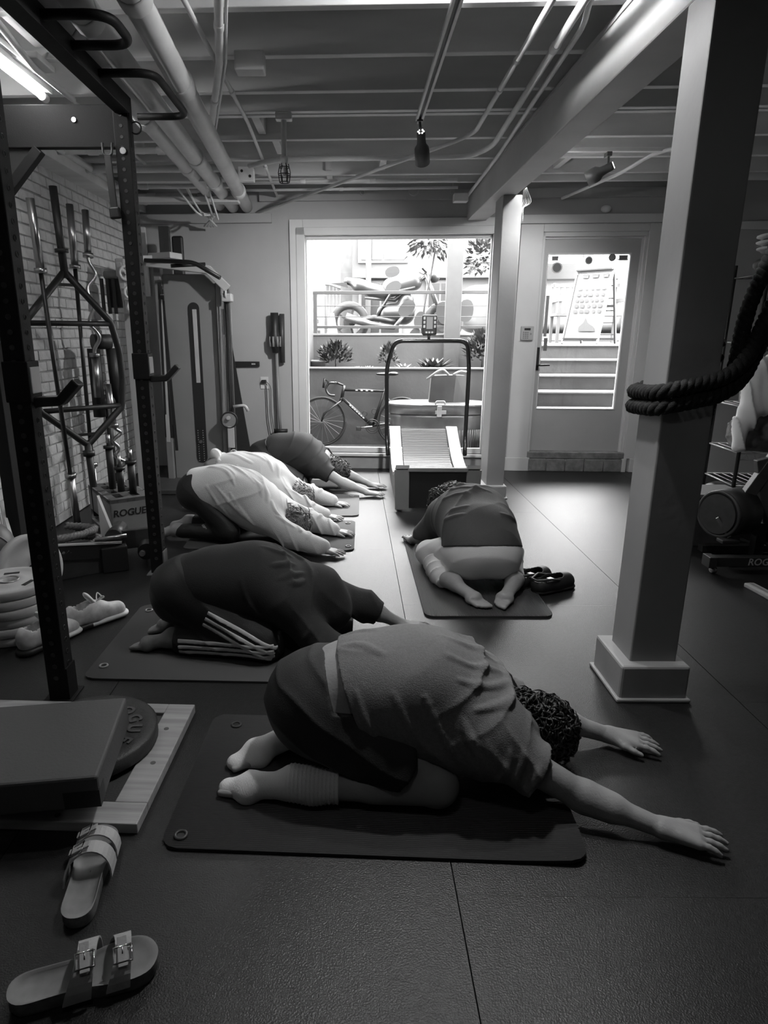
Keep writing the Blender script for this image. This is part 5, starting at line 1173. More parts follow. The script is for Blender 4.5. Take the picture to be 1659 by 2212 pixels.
c1 = clog('dark clog beside the mat, left one half behind the other', (1.045, 3.50, 0), R(35), False); c2 = clog('dark clog beside the mat, right one in front of its pair', (1.135, 3.42, 0), R(28), True)
for c in (c1, c2): c.scale = (1.08,) * 3
# ---- sneakers
def sneaker(lab, loc, rz):
    t = thing('sneaker', lab, 'sneaker', loc, rz, 'pair of pale sneakers')
    pr = [rc((-.10, 0, .050), (-.02, 0, .048), .038, .040, .03), rc((-.10, 0, .085), (-.07, 0, .090), .033, .033, .03), rc((-.03, 0, .055), (.10, 0, .036), .042, .038, .03), rc((-.02, 0, .085), (.02, 0, .072), .030, .028, .03)]
    cav = [rc((-.085, 0, .13), (-.065, 0, .07), .030, .027, .02), rc((-.07, 0, .10), (-.02, 0, .115), .026, .022, .02)]
    sdf_mesh('upper', pr, .004, mat('sneaker_grey', .62, .7, var=.25, vscale=25), t, 0, lambda P, d: np.maximum(d, -field(P, cav)), [plane((0, 0, -1), (0, 0, .02))])
    sdf_mesh('sole', [rc((-.10, 0, .014), (.105, 0, .016), .044, .046, .03, ((0, 0, 1), 2.4))], .004, mat('sneaker_sole', .8, .6), t, 0, None, [plane((0, 0, -1), (0, 0, 0.0)), plane((0, 0, 1), (0, 0, .03))])
    sdf_mesh('heel_panel', [rc((-.10, 0, .014), (-.03, 0, .016), .046, .047, .03, ((0, 0, 1), 2.0))], .004, M_BLACK2, t, 0, None, [plane((0, 0, -1), (0, 0, .004)), plane((1, 0, 0), (-.035, 0, 0)), plane((0, 0, 1), (0, 0, .028))])
    sdf_mesh('tongue', [rc((-.005, 0, .10), (-.03, 0, .135), .022, .026, .02, ((1, 0, .6), 2.4))], .004, mat('sneaker_tongue', .7, .7), t)
    for k in range(5): MB().tube([(.0 + k * .016, -.026, .098 - k * .010), (.004 + k * .016, 0, .108 - k * .010), (.008 + k * .016, .026, .096 - k * .010)], .003, 6).build('lace', M_WHITE, t)
    MB().tube(catmull([(.0, -.01, .105), (.02, -.03, .13), (.035, -.02, .12), (.012, 0, .108), (.03, .03, .128), (.04, .012, .115)], 5), .003, 6).build('lace_bow', M_WHITE, t)
    return t
q = sneaker('pale sneaker lying behind the rack post, whole shoe showing', (-1.27, 2.96, 0), R(48)); q.scale = (1.12,) * 3
q = sneaker('pale sneaker mostly hidden behind the near rack post', (-1.405, 2.74, 0), R(60)); q.scale = (1.12,) * 3

# =================================================================== TREADMILL
tm = thing('curved_treadmill', 'curved slat-belt treadmill with tall handle loop by the window', 'treadmill', (0.70, 5.75, 0), R(-1))
X0, X1, YN, YF = -.335, .335, -.70, .72
def tz(y):
    u = (y - YN) / (YF - YN); return .355 - .20 * math.sin(math.pi * min(1, u * 1.02)) * (1 - .15 * u) + .11 * u ** 2 + .02
N_ = 40; ys = [YN + .03 + (YF - YN - .05) * i / N_ for i in range(N_ + 1)]
M_TMW = mat('treadmill_rail', .44, .35, var=.08, vscale=10); M_SLAT = mat('treadmill_slat', .16, .40)
for i in range(N_):
    a, b = ys[i], ys[i + 1]; MB().obox((0, a + .004, tz(a) - .014), (0, b - .004, tz(b) - .014), .44, .022, .004).build('belt_slat', M_SLAT, tm)
for s in (-1, 1):
    xa, xb = s * .228, s * .335; pts = []
    b = MB(); vs = []; fs = []
    for i in range(25):
        y = YN + (YF - YN) * i / 24; z = tz(y) + .012
        for x in (xa, xb): vs.append((x, y, z))
        for x in (xa, xb): vs.append((x, y, z - .03))
    for i in range(24):
        k = i * 4; fs += [(k, k + 1, k + 5, k + 4), (k + 2, k, k + 4, k + 6), (k + 1, k + 3, k + 7, k + 5), (k + 3, k + 2, k + 6, k + 7)]
    fs += [(0, 2, 3, 1), (96, 97, 99, 98)]
    b.add(vs, fs, False); b.build('side_rail', M_TMW, tm)
    poly = [(s * .325, YN + .02, .02)] + [(s * .325, YN + .02 + (YF - YN - .04) * i / 16, tz(YN + (YF - YN) * i / 16) - .02) for i in range(17)] + [(s * .325, YF - .02, .02)]
    MB().prism(poly, (-s * .05, 0, 0)).build('side_panel', M_GREY, tm)
MB().prism([(-.275, YN + .015, .03), (.275, YN + .015, .03), (.275, YN + .01, .335), (-.275, YN + .01, .335)], (0, .04, 0)).build('end_panel', M_BLACK2, tm)
MB().box((-.24, YN - .004, .33), (.24, YN + .03, .365), .006).build('end_roller_cover', M_GREY, tm)
for s in (-1, 1): MB().prism([(s * .335, YN, .02), (s * .225, YN, .02), (s * .228, YN, .345), (s * .345, YN, .345)], (0, .03, 0)).build('end_cheek', M_GREY, tm)
text_mesh('lettering', '— ···   ···', .035, M_WHITE, tm, Matrix.Translation((.09, YN + .004, .225)) @ Matrix.Rotation(R(90), 4, 'X'), .0008) if False else MB().box((.03, YN + .004, .222), (.20, YN + .0085, .228)).box((.10, YN + .004, .217), (.14, YN + .0085, .233)).build('badge', M_WHITE, tm)
MB().tube(smooth_path([(-.355, YF - .28, .26), (-.365, YF - .16, .40), (-.375, YF - .12, 1.08), (-.315, YF - .30, 1.325), (.355, YF - .30, 1.325), (.41, YF - .12, 1.08), (.40, YF - .16, .40), (.385, YF - .28, .26)], .09, 6), .020, 14).build('handle_loop', mat('gloss_black', .015, .2), tm)
cs = MB().box((-.068, YF - .335, 1.375), (.068, YF - .30, 1.555), .016).build('console', M_BLACK2, tm)
MB().box((-.028, YF - .338, 1.43), (.028, YF - .334, 1.535)).build('screen', mat('lcd', .22, .3), cs)
for s in (-1, 1):
    for k in range(3): MB().box((s * .048 - .009, YF - .339, 1.44 + k * .036), (s * .048 + .009, YF - .334, 1.464 + k * .036), .002).build('button', M_LGREY, cs)
for k in range(3): MB().box((-.036 + k * .026, YF - .339, 1.392), (-.018 + k * .026, YF - .334, 1.408), .002).build('button', M_LGREY, cs)
MB().tube([(0, YF - .30, 1.33), (0, YF - .31, 1.39)], .014, 8).build('console_stem', M_BLACK2, tm)

# =================================================================== OUTSIDE
M_CONC = mat('yard_concrete', .050, .85, var=.25, vscale=3, bump=.2, bscale=30); M_RET = mat('retaining_wall', .060, .8, var=.18, vscale=2.5, bump=.15, bscale=25)
M_CAP = mat('wall_cap', .14, .8); M_SOIL = mat('soil', .03, .95, var=.4, vscale=30, bump=.8, bscale=50); M_STREET = mat('street', .035, .9, var=.1, vscale=2)
M_STEP = mat('step_concrete', .055, .85, var=.2, vscale=4, bump=.2, bscale=30); M_TREAD = mat('tread_edge', .14, .8)
def F(mb, name, m, root=None): return mb.build(name, m, root)
def st(name, mb, m): return tag(mb.build(name, m), kind='structure')
m_ = MB(); fbox(m_, -4, 1.5, .16, 1.55, -.15, 0.0); st('ground_yard', m_, M_CONC)
m_ = MB(); fbox(m_, -5, 1.5, 1.5, 1.62, -.1, .955); rw = st('wall_yard_lower', m_, M_RET)
m_ = MB(); fbox(m_, -5, 1.5, 1.485, 1.64, .955, .975, .004); o = m_.build('wall_cap', M_CAP, rw)
m_ = MB(); fbox(m_, -5, 1.5, 1.62, 2.12, -.1, .90); st('ground_bed', m_, M_SOIL)
m_ = MB(); fbox(m_, -5, 1.5, 2.10, 2.26, -.1, 1.36); rw2 = st('wall_yard_upper', m_, M_RET)
m_ = MB(); fbox(m_, -5, 1.5, 2.09, 2.27, 1.36, 1.385, .004); m_.build('wall_cap', M_CAP, rw2)
m_ = MB(); fbox(m_, -9, 9, 2.26, 14, 1.10, 1.25); st('ground_street', m_, M_STREET)
stp = thing('door_steps', 'concrete steps rising from the door to the street', 'steps', (0, 0, 0)); stp['kind'] = 'structure'
for (w0, z) in ((.22, .42), (.50, .58), (.80, .745), (1.10, .91), (1.42, 1.08), (1.74, 1.248)):
    m_ = MB(); fbox(m_, 1.5, 3.3, w0, 2.3, z - .18, z - .012); m_.build('step', M_STEP, stp)
    m_ = MB(); fbox(m_, 1.5, 3.3, w0 - .02, w0 + .34, z - .014, z + .004, .003); m_.build('tread', M_TREAD, stp)
m_ = MB(); fbox(m_, 1.36, 1.5, .16, 2.3, -.1, 1.0); st('wall_steps', m_, M_RET)
m_ = MB(); fbox(m_, 3.3, 3.5, .16, 2.3, -.1, 1.5); st('wall_steps_far', m_, M_RET)
# low railing on the upper wall
t = thing('yard_railing', 'metal cable railing on the planter wall outside the window', 'railing')
M_RAIL = mat('rail_grey', .04, .5)
m_ = MB(); fbox(m_, -0.99, 1.5, 2.16, 2.22, 1.885, 1.925, .003); m_.build('top_rail', M_RAIL, t)
m_ = MB(); fbox(m_, -0.99, 1.5, 2.17, 2.21, 1.45, 1.485, .003); m_.build('bottom_rail', M_RAIL, t)
for u in (-.985, 1.40): m_ = MB(); fbox(m_, u, u + .05, 2.16, 2.22, 1.385, 1.9, .003); m_.build('post', M_RAIL, t)
for z in (1.60, 1.735): MB().tube([FW(-.97, 2.19, z), FW(1.45, 2.19, z)], .005, 6).build('cable', M_RAIL, t)
t = thing('porch_post', 'pale square porch post standing in the planter outside', 'post', FW(.845, 2.03, .90), -FA)
MB().box((-.10, -.07, 0), (.10, .07, 2.4), .006).build('post', mat('porch_post_paint', .05, .7, var=.1), t)
# ---- bicycle
bk = thing('road_bicycle', 'black road bicycle leaning against the yard wall', 'bicycle', FW(-.30, 1.33, 0), -FA, rot=(R(-3), 0, -FA))
M_BIKE = mat('bike_black', .012, .35); M_TYRE = mat('bike_tyre', .015, .7); M_SPOKE = mat('bike_spoke', .25, .3, .8)
q = lambda u, z, y=0: Vector((u + .30, y, z))
for (cx, nm) in ((-.80, 'front_wheel'), (.20, 'rear_wheel')):
    c = q(cx, .318); wh = MB().torus(c, (0, 1, 0), .298, .014, 40, 8).build(nm, M_TYRE, bk)
    MB().torus(c, (0, 1, 0), .28, .008, 40, 6).build('rim', M_BIKE, wh)
    sp = MB()
    for k in range(20):
        a = 2 * math.pi * k / 20; sp.tube([c + Vector((.02 * math.cos(a + .6), (-.015 if k % 2 else .015), .02 * math.sin(a + .6))), c + Vector((.28 * math.cos(a), 0, .28 * math.sin(a)))], .0022, 4, cap=False)
    sp.build('spoke', M_SPOKE, wh); MB().cyl(c + Vector((0, -.03, 0)), c + Vector((0, .03, 0)), .018, 12).build('hub', M_SPOKE, wh)
HT, HB, SB, BB, RA, FA_ = q(-.525, .735), q(-.545, .615), q(-.02, .70), q(-.16, .265), q(.20, .318), q(-.80, .318)
fr = MB().tube([HT + (HB - HT) * .2, SB], .018, 10).tube([HB, BB], .023, 10).tube([BB, q(.015, .80)], .017, 10).tube([HB, HT + Vector((0.006, 0, .03))], .021, 10)
for s in (-1, 1): fr.tube([BB + Vector((0, s * .03, 0)), RA + Vector((0, s * .055, 0))], .010, 8).tube([SB + Vector((0, s * .012, 0)), RA + Vector((0, s * .055, 0))], .009, 8)
fr.build('frame', M_BIKE, bk)
fk = MB().tube([HB, HB + Vector((-.02, 0, -.05))], .02, 8)
for s in (-1, 1): fk.tube([HB + Vector((-.01, s * .04, -.04)), FA_ + Vector((.03, s * .05, .1)), FA_ + Vector((0, s * .05, 0))], .011, 8)
fk.build('fork', M_BIKE, bk)
MB().tube([q(.015, .80), q(.03, .88)], .014, 8).build('seat_post', M_BIKE, bk)
sdf = MB().sphere(q(.0, .905), .05, 14, (2.6, .9, .4)).sphere(q(.09, .91), .05, 14, (1.3, 1.5, .5)); sdf.build('saddle', M_BIKE, bk)
hb = MB().tube([HT + Vector((0, 0, .03)), q(-.62, .80)], .014, 8).tube([q(-.62, .80, -.2), q(-.62, .80, .2)], .013, 8)
for s in (-1, 1): hb.tube(smooth_path([q(-.62, .80, s * .2), q(-.70, .80, s * .2), q(-.735, .72, s * .21), q(-.69, .65, s * .21), q(-.62, .65, s * .21)], .05), .014, 8)
hb.build('handlebar', M_BIKE, bk)
for s in (-1, 1): MB().tube([q(-.70, .80, s * .2), q(-.745, .85, s * .2), q(-.76, .74, s * .2)], .014, 8).build('brake_lever', M_BIKE, bk)
ck = MB().torus(BB + Vector((0, -.05, 0)), (0, 1, 0), .085, .006, 28, 6).torus(BB + Vector((0, -.05, 0)), (0, 1, 0), .06, .005, 28, 6); ck.build('chainring', M_BIKE, bk)
MB().tube([BB + Vector((0, -.07, 0)), BB + Vector((-.165, -.07, -.02))], .011, 8).tube([BB + Vector((0, .06, 0)), BB + Vector((.165, .06, .03))], .011, 8).build('crank', M_SPOKE, bk)
MB().box(BB + Vector((-.20, -.14, -.05)), BB + Vector((-.14, -.07, 0)), .008).build('pedal', M_BIKE, bk)
for (a, b) in ((.40, .62), (.35, .6)):
    pass
MB().torus(BB.lerp(HB, .35) + Vector((.035, 0, .03)), (0, 1, 0), .03, .005, 16, 6).build('bottle_cage', M_BIKE, bk); MB().torus(BB.lerp(SB, .42) + Vector((-.04, 0, .0)), (0, 1, 0), .032, .005, 16, 6).build('bottle_cage', M_BIKE, bk)
for (P0, P1, n_) in ((BB, HB, 7), (SB, HT + (HB - HT) * .2, 4)):
    for k in range(n_):
        c = P0.lerp(P1, .3 + .5 * k / n_); d = (P1 - P0).normalized(); MB().obox(c - d * .014 + Vector((0, -.022, 0)), c + d * .014 + Vector((0, -.022, 0)), .003, .016, 0).build('decal', mat('decal', .4, .6), bk)
# ---- galvanised tank with lid and bag
M_GALV = mat('galvanised', .16, .35, .6, var=.15, vscale=8)
t = thing('stock_tank', 'oval galvanised storage tank with a hinged lid outside the window', 'tank', FW(.60, .72, 0), -FA)
def oval(a, b, n=56): return [(math.copysign(abs(math.cos(2 * math.pi * i / n)) ** .72, math.cos(2 * math.pi * i / n)) * a, math.copysign(abs(math.sin(2 * math.pi * i / n)) ** .72, math.sin(2 * math.pi * i / n)) * b) for i in range(n)]
def loft(levels):
    b = MB(); vs = []; fs = []; n = 56
    for (z, k) in levels: vs += [(x * k, y * k, z) for x, y in oval(.56, .28)]
    for a in range(len(levels) - 1):
        for i in range(n): fs.append((a * n + i, a * n + (i + 1) % n, (a + 1) * n + (i + 1) % n, (a + 1) * n + i))
    fs.append(tuple((len(levels) - 1) * n + i for i in range(n))); b.add(vs, fs, True); return b
loft([(0, .93), (.10, .95), (.11, .97), (.13, .97), (.14, .95), (.36, .95), (.40, .985), (.44, .95), (.48, .985), (.52, .96)]).build('shell', M_GALV, t)
rb = MB()
for i, (x, y) in enumerate(oval(.56, .28, 90)):
    if y < .1: rb.tube([(x * .952, y * .952, .15), (x * .952, y * .952, .35)], .010, 6)
rb.build('corrugation', M_GALV, t)
loft([(.52, 1.0), (.60, 1.0), (.605, 1.025), (.625, 1.025), (.635, .99), (.64, .6)]).build('lid', M_GALV, t)
MB().box((-.03, -.31, .50), (.02, -.285, .62), .004).box((-.05, -.30, .53), (.07, -.285, .57), .004).tube(smooth_path([(-.05, -.27, .63), (-.04, -.28, .67), (.05, -.28, .67), (.06, -.27, .63)], .02), .008, 6).build('latch', M_LGREY, t)
t = thing('tote_bag', 'grey tote bag with white handles on the tank lid', 'bag', FW(.66, .74, .641), -FA)
MB().prism([(-.17, -.10, 0), (.10, -.12, 0), (.12, -.11, .30), (-.15, -.09, .29)], (0, .16, 0)).build('body', mat('bag_grey', .055, .8, var=.15), t)
MB().prism([(.10, -.121, 0), (.25, -.06, 0), (.24, -.05, .29), (.12, -.111, .30)], (-.04, .12, 0)).build('side_gusset', mat('bag_grey2', .075, .8), t)
MB().tube(smooth_path([(-.20, -.09, .25), (-.08, -.08, .34), (-.02, -.06, .36), (.04, -.09, .30)], .05), .014, 8).tube(smooth_path([(.09, -.09, .30), (.16, -.06, .34), (.24, -.03, .33)], .04), .014, 8).build('handle', mat('bag_handle', .2, .8), t)
# ---- plants
LEAFM = [mat('leaf_a', .012, .55), mat('leaf_b', .022, .5), mat('leaf_c', .038, .5)]
def leaf_verts(p, d, n, L, Wd):
    d = Vector(d).normalized(); sd = d.cross(Vector(n)).normalized(); nn = sd.cross(d)
    return [p, p + d * L * .35 + sd * Wd * .5 + nn * L * .06, p + d * L, p + d * L * .35 - sd * Wd * .5 + nn * L * .06], [(0, 1, 2), (0, 2, 3)]
def bush(name, lab, c, rx, rz, n, L, mi=0, cat='plant', up=.4, stem=True):
    t = thing(name, lab, cat, c)
    rs = random.Random(sum(map(ord, lab)) % 999)
    if stem: MB().tube([(0, 0, -.02), (.01, 0, rz * .8)], .012, 6).build('stem', mat('stem', .03, .8), t)
    for k in range(2):
        mb = MB()
        for i in range(n // 2):
            a = rs.uniform(0, 6.283); e = rs.uniform(-.4, 1.4); r_ = rs.uniform(.55, 1)
            p = Vector((rx * r_ * math.cos(a) * math.cos(e), rx * r_ * math.sin(a) * math.cos(e) * .8, rz * (.5 + .5 * r_ * math.sin(e))))
            d = Vector((p.x + rs.uniform(-.1, .1), p.y + rs.uniform(-.1, .1), (p.z - rz * .4) + up * rx + rs.uniform(-.1, .1)))
            v, f = leaf_verts(p, d, (rs.uniform(-.5, .5), rs.uniform(-.5, .5), 1), L * rs.uniform(.7, 1.3), L * .55); mb.add(v, f)
        mb.build('foliage', LEAFM[(mi + k) % 3], t)['kind'] = 'stuff'
    return t
random.seed(5)
bush('leafy_shrub', 'round leafy shrub in the planter at the window side', FW(-.66, 1.80, .90), .21, .36, 420, .07, 0)
bush('leafy_shrub', 'small shrub in a pot behind the treadmill handle', FW(.02, 1.9, .90), .12, .34, 160, .06, 0)
bush('leafy_shrub', 'dense shrub right of the porch post outside', FW(1.22, 1.80, .90), .22, .50, 420, .08, 0)
bush('hanging_vine', 'leafy branches hanging beside the porch post outside', FW(.55, 2.5, 2.15), .30, .75, 420, .10, 1, up=-.6, stem=False)
bush('hanging_vine', 'leafy branches right of the porch post outside', FW(1.25, 2.5, 1.95), .22, .7, 260, .10, 1, up=-.5, stem=False)
def rosette(lab, c, r, n, m, tilt=.6):
    t = thing('succulent', lab, 'plant', c)
    for i in range(n):
        a = 2.4 * i; e = tilt + .9 * (1 - i / n); L = r * (.5 + .5 * (1 - i / n) + .2)
        d = Vector((math.cos(a) * math.cos(1.3 - e * .8), math.sin(a) * math.cos(1.3 - e * .8), math.sin(1.3 - e * .8) + .15)).normalized(); sd = d.cross(Vector((0, 0, 1))).normalized(); p = Vector((0, 0, .02))
        MB().add([p, p + d * L * .5 + sd * r * .16, p + d * L, p + d * L * .5 - sd * r * .16, p + d * L * .5 - Vector((0, 0, r * .06))], [(0, 1, 2), (0, 2, 3), (0, 4, 1), (1, 4, 2), (2, 4, 3), (3, 4, 0)]).build('leaf', m, t)
rosette('spiky succulent beside the porch post', FW(.62, 1.80, .92), .26, 22, LEAFM[2]); rosette('pale rosette succulent in the planter behind the bag', FW(.22, 1.70, .92), .14, 16, mat('leaf_pale', .2, .5)); rosette('small pale succulent near the shrub in the planter', FW(-.22, 1.68, .92), .09, 12, mat('leaf_pale', .2, .5)); rosette('second small pale succulent in the planter', FW(-.36, 1.68, .92), .08, 12, mat('leaf_pale', .2, .5)); rosette('tall succulent behind the tote bag', FW(.50, 1.74, .92), .15, 14, LEAFM[1], .3)
t = thing('plant_pot', 'pale round plant pot at the planter end', 'pot', FW(-.90, 1.82, .90)); MB().lathe([(0, 0), (.09, 0), (.11, .13), (.12, .13), (.12, .15), (.10, .15), (.09, .10), (0, .10)], 24).build('pot', mat('pot_pale', .14, .7), t)
t = thing('climbing_plant', 'climbing plant with a few very large leaves by the railing', 'plant', FW(.45, 2.42, 1.25))
MB().tube(catmull([(0, 0, 0), (.05, 0, .5), (.12, -.02, .9), (.18, 0, 1.3)], 6), .012, 6).build('stem', mat('stem', .03, .8), t)
for (x, z, L, a) in ((-.28, .78, .22, 3.6), (-.10, .55, .26, 3.9), (.02, .42, .22, 4.4), (.28, .55, .30, 4.9), (.62, .58, .30, 4.6), (.22, .25, .18, 5.0), (-.02, .20, .18, 4.0), (-.30, .95, .2, 3.4), (.35, .30, .16, 4.2)):
    d = Vector((math.cos(a), -.15, math.sin(a))); sd = Vector((-math.sin(a), 0, math.cos(a))); p = Vector((x, -.02, z))
    rim = [p + d * L * (.5 - .5 * math.cos(math.pi * i / 7)) + sd * L * .34 * math.sin(math.pi * i / 7) ** .8 for i in range(8)] + [p + d * L * (.5 - .5 * math.cos(math.pi * i / 7)) - sd * L * .34 * math.sin(math.pi * i / 7) ** .8 for i in range(6, 0, -1)]
    MB().prism(rim, (0, .004, .0)).build('leaf', mat('leaf_big', .022, .6), t)
# ---- motorcycle on the street
mc = thing('motorcycle', 'parked dark motorcycle on the street behind the railing', 'motorcycle', FW(.10, 3.5, 1.25), -FA)
M_MC = mat('moto_dark', .012, .35); M_MCG = mat('moto_metal', .032, .35, .5)
for (x, r) in ((-.68, .30), (.74, .30)):
    w1 = MB().torus((x, 0, r), (0, 1, 0), r - .05, .055, 32, 8).build('wheel', M_TYRE, mc); MB().torus((x, 0, r), (0, 1, 0), r - .10, .015, 28, 6).cyl((x, -.06, r), (x, .06, r), .09, 16).build('rim', M_MCG, w1)
    for k in range(5): MB().obox((x, 0, r), (x + .2 * math.cos(k * 1.257), 0, r + .2 * math.sin(k * 1.257)), .03, .03).build('spoke', M_MCG, w1)
sm = [rc((-.55, 0, .82), (-.15, 0, .72), .09, .10, .05), rc((-.72, 0, .90), (-.50, 0, .84), .05, .08, .05)]
sdf_mesh('seat', sm, .02, M_MC, mc); sdf_mesh('fuel_tank', [rc((-.05, 0, .80), (.28, 0, .88), .14, .13, .06)], .02, mat('moto_paint', .03, .3), mc)
sdf_mesh('engine', [rc((-.12, 0, .42), (.15, 0, .42), .15, .16, .05), rc((.12, 0, .5), (.18, 0, .62), .11, .11, .03)], .02, M_MC, mc)
MB().tube([(-.68, -.08, .30), (-.30, -.10, .36), (.02, -.12, .30)], .045, 10).build('swingarm', M_MCG, mc); MB().tube([(.15, -.17, .40), (.0, -.20, .22), (-.35, -.20, .26), (-.72, -.20, .38)], .045, 10, radii=[.03, .035, .055, .06]).build('exhaust', M_MCG, mc)
MB().tube([(.74, -.10, .30), (.46, -.10, .98)], .03, 8).tube([(.74, .10, .30), (.46, .10, .98)], .03, 8).build('fork', M_MCG, mc); MB().tube([(.38, -.36, 1.05), (.45, -.2, 1.0), (.45, .2, 1.0), (.38, .36, 1.05)], .018, 8).build('handlebar', M_MC, mc)
MB().tube([(.45, 0, .95), (.0, 0, .62), (-.45, 0, .66)], .03, 8).tube([(-.25, -.12, .40), (-.05, -.12, .72), (.3, -.10, .80)], .022, 8).build('frame', M_MCG, mc)
MB().sphere((.22, -.17, .50), .10, 14, (1, .35, 1.1)).build('side_cover', mat('moto_pale', .07, .4), mc); MB().sphere((.58, 0, .95), .09, 14).build('headlamp', M_MCG, mc); MB().prism([(-.95, -.05, .86), (-.70, -.05, .80), (-.72, -.05, .87)], (0, .1, 0)).build('tail_fender', M_MC, mc)
# sandwich board + cone on the street
t = thing('traffic_cone', 'small dark cone beside the motorcycle wheel', 'cone', FW(-.80, 3.0, 1.25)); MB().lathe([(.15, 0), (.15, .02), (.10, .02), (.025, .42), (0, .42)], 20).build('cone', mat('cone_grey', .06, .6), t)
t = thing('street_sign', 'white folding sign left of the motorcycle', 'sign', FW(-1.12, 3.4, 1.25), -FA)
MB().obox((0, -.2, 0), (.0, 0, .9), .36, .02, 0, (0, 1, 0)).obox((0, .2, 0), (.0, 0, .9), .36, .02, 0, (0, 1, 0)).build('panel', mat('sign_white', .12, .6), t)
for k in range(4): MB().obox((-.1, -.185 + .03 * k, .15 + .16 * k), (.12 - .03 * k, -.185 + .03 * k, .15 + .16 * k), .06, .006, 0, (0, 1, .2)).build('print', mat('print_grey', .03, .6), t)
# ---- A-frame by the steps
af = thing('sandwich_board', 'tall printed sandwich board on the street at the top of the steps', 'sign', FW(2.74, 2.50, 1.254), -FA + R(50))
M_AF = mat('board_frame', .035, .5); M_AFW = mat('board_white', .06, .6); M_AFP = mat('board_print', .008, .6)
top = Vector((0, 0, .97))
for s, nm in ((-1, 'front_leaf'), (1, 'back_leaf')):
    b0 = Vector((s * .30, 0, 0)); d = (top - b0).normalized()
    fr = MB()
    for y in (-.24, .24): fr.obox(b0 + Vector((0, y, 0)), top + Vector((0, y, 0)), .025, .03)
    for f_ in (.06, .5 if s > 0 else .06, .95): c = b0.lerp(top, f_); fr.obox(c + Vector((0, -.24, 0)), c + Vector((0, .24, 0)), .03, .03)
    lf = fr.build(nm, M_AF, af)
    if s < 0:
        a, b = b0.lerp(top, .05), b0.lerp(top, .92); nrm = Vector((-d.z, 0, d.x)) * -.004
        MB().add([a + Vector((0, -.23, 0)), a + Vector((0, .23, 0)), b + Vector((0, .23, 0)), b + Vector((0, -.23, 0))], [(0, 1, 2, 3)]).build('poster', M_AFW, lf)
        pm = lambda y, f_: b0.lerp(top, f_) + Vector((0, y, 0)) + Vector((-d.z, 0, d.x)) * .018 * (1 if -d.z < 0 else -1)
        rsx = random.Random(3)
        for (f0, f1, n_) in ((.86, .91, 3), (.70, .735, 5), (.62, .665, 5), (.545, .59, 6), (.47, .52, 5), (.40, .445, 5)):
            y = -.20
            for k in range(n_):
                w_ = .38 / n_ * rsx.uniform(.5, .85); MB().add([pm(y, f0), pm(y + w_, f0 + .004), pm(y + w_, f1), pm(y, f1)], [(0, 1, 2, 3)]).build('print', M_AFP, lf); y += .40 / n_
        MB().add([pm(-.18, .16), pm(.05, .16), pm(.05, .22), pm(.0, .27), pm(-.02, .34), pm(-.06, .27), pm(-.15, .22)], [tuple(range(7))]).build('print', M_AFP, lf)
    else:
        for k in range(5): MB().obox(b0.lerp(top, .12 + k * .16) + Vector((0, -.23, 0)), b0.lerp(top, .12 + k * .16) + Vector((0, .23, 0)), .012, .012).build('cross_wire', M_AF, lf)
MB().box((-.07, -.25, .93), (.07, .25, 1.0), .02).build('hinge_cap', M_AFW, af)
# bench
t = thing('street_bench', 'slatted pale bench behind the sandwich board', 'bench', FW(2.95, 3.45, 1.25), -FA)
M_BN = mat('bench_paint', .05, .6)
for k in range(11): MB().box((-.45 + k * .085, .18, .42), (-.41 + k * .085, .20, .80)).build('back_slat', M_BN, t)
MB().box((-.5, .17, .80), (.5, .22, .85)).build('back_rail', M_BN, t); MB().box((-.5, -.25, .38), (.5, .22, .42)).build('seat', M_BN, t)
for x in (-.48, .45):
    for y in (-.24, .17): MB().box((x, y, 0), (x + .04, y + .05, .86 if y > 0 else .60)).build('leg', M_BN, t)
    MB().box((x, -.26, .58), (x + .05, .2, .63)).build('armrest', M_BN, t)
# parked car
t = thing('parked_car', 'pale parked car across the street beyond the door', 'car', FW(3.2, 5.6, 1.25), -FA)
sdf_mesh('body', [rc((-1.6, 0, .55), (1.6, 0, .55), .42, .42, .1, ((0, 1, 0), .55)), rc((-.9, 0, 1.05), (.6, 0, 1.05), .36, .36, .2, ((0, 1, 0), .6))], .06, mat('car_white', .06, .3), t)
for x in (-1.1, 1.15): MB().torus((x, -.66, .32), (0, 1, 0), .22, .1, 24, 8).build('wheel', M_TYRE, t)
MB().box((-1.0, -.64, 1.0), (.65, -.58, 1.28), .02).build('side_window', mat('car_glass', .03, .1), t)
# ---- buildings across the street
bd = thing('street_building', 'pale house front across the street with windows', 'building', FW(0, 8.6, 1.2), -FA)
MB().box((-7, 0, 0), (9, .4, 3.6)).build('wall', mat('house_white', .055, .8), bd)
MB().box((-1.75, -.25, 1.35), (9, 0, 1.55), .02).build('ledge', mat('house_trim', .075, .7), bd)
MB().box((-7, -.35, 3.3), (9, 0, 3.6), .02).build('cornice', mat('house_trim', .075, .7), bd)
for (x0, x1, z0, z1) in ((-.62, .35, 1.75, 3.0), (-.60, .25, .2, 1.25), (1.55, 2.2, 1.75, 3.0), (3.1, 3.9, .5, 1.35), (2.4, 2.9, .5, 1.35), (4.3, 5.2, .4, 1.4), (4.3, 5.2, 1.8, 2.9), (.9, 1.4, .2, 1.25)):
    f_ = MB().box((x0 - .07, -.06, z0 - .07), (x1 + .07, .02, z1 + .07), .01).build('window', mat('house_trim', .075, .7), bd); MB().box((x0, -.08, z0), ((x0 + x1) / 2 - .02, -.05, z1)).build('pane', mat('house_glass', .016, .15), f_); MB().box(((x0 + x1) / 2 + .02, -.08, z0), (x1, -.05, z1)).build('pane', mat('house_glass', .016, .15), f_)
t = thing('garden_gate', 'arched panel and barred gate across the street', 'gate', FW(-1.35, 7.6, 1.2), -FA)
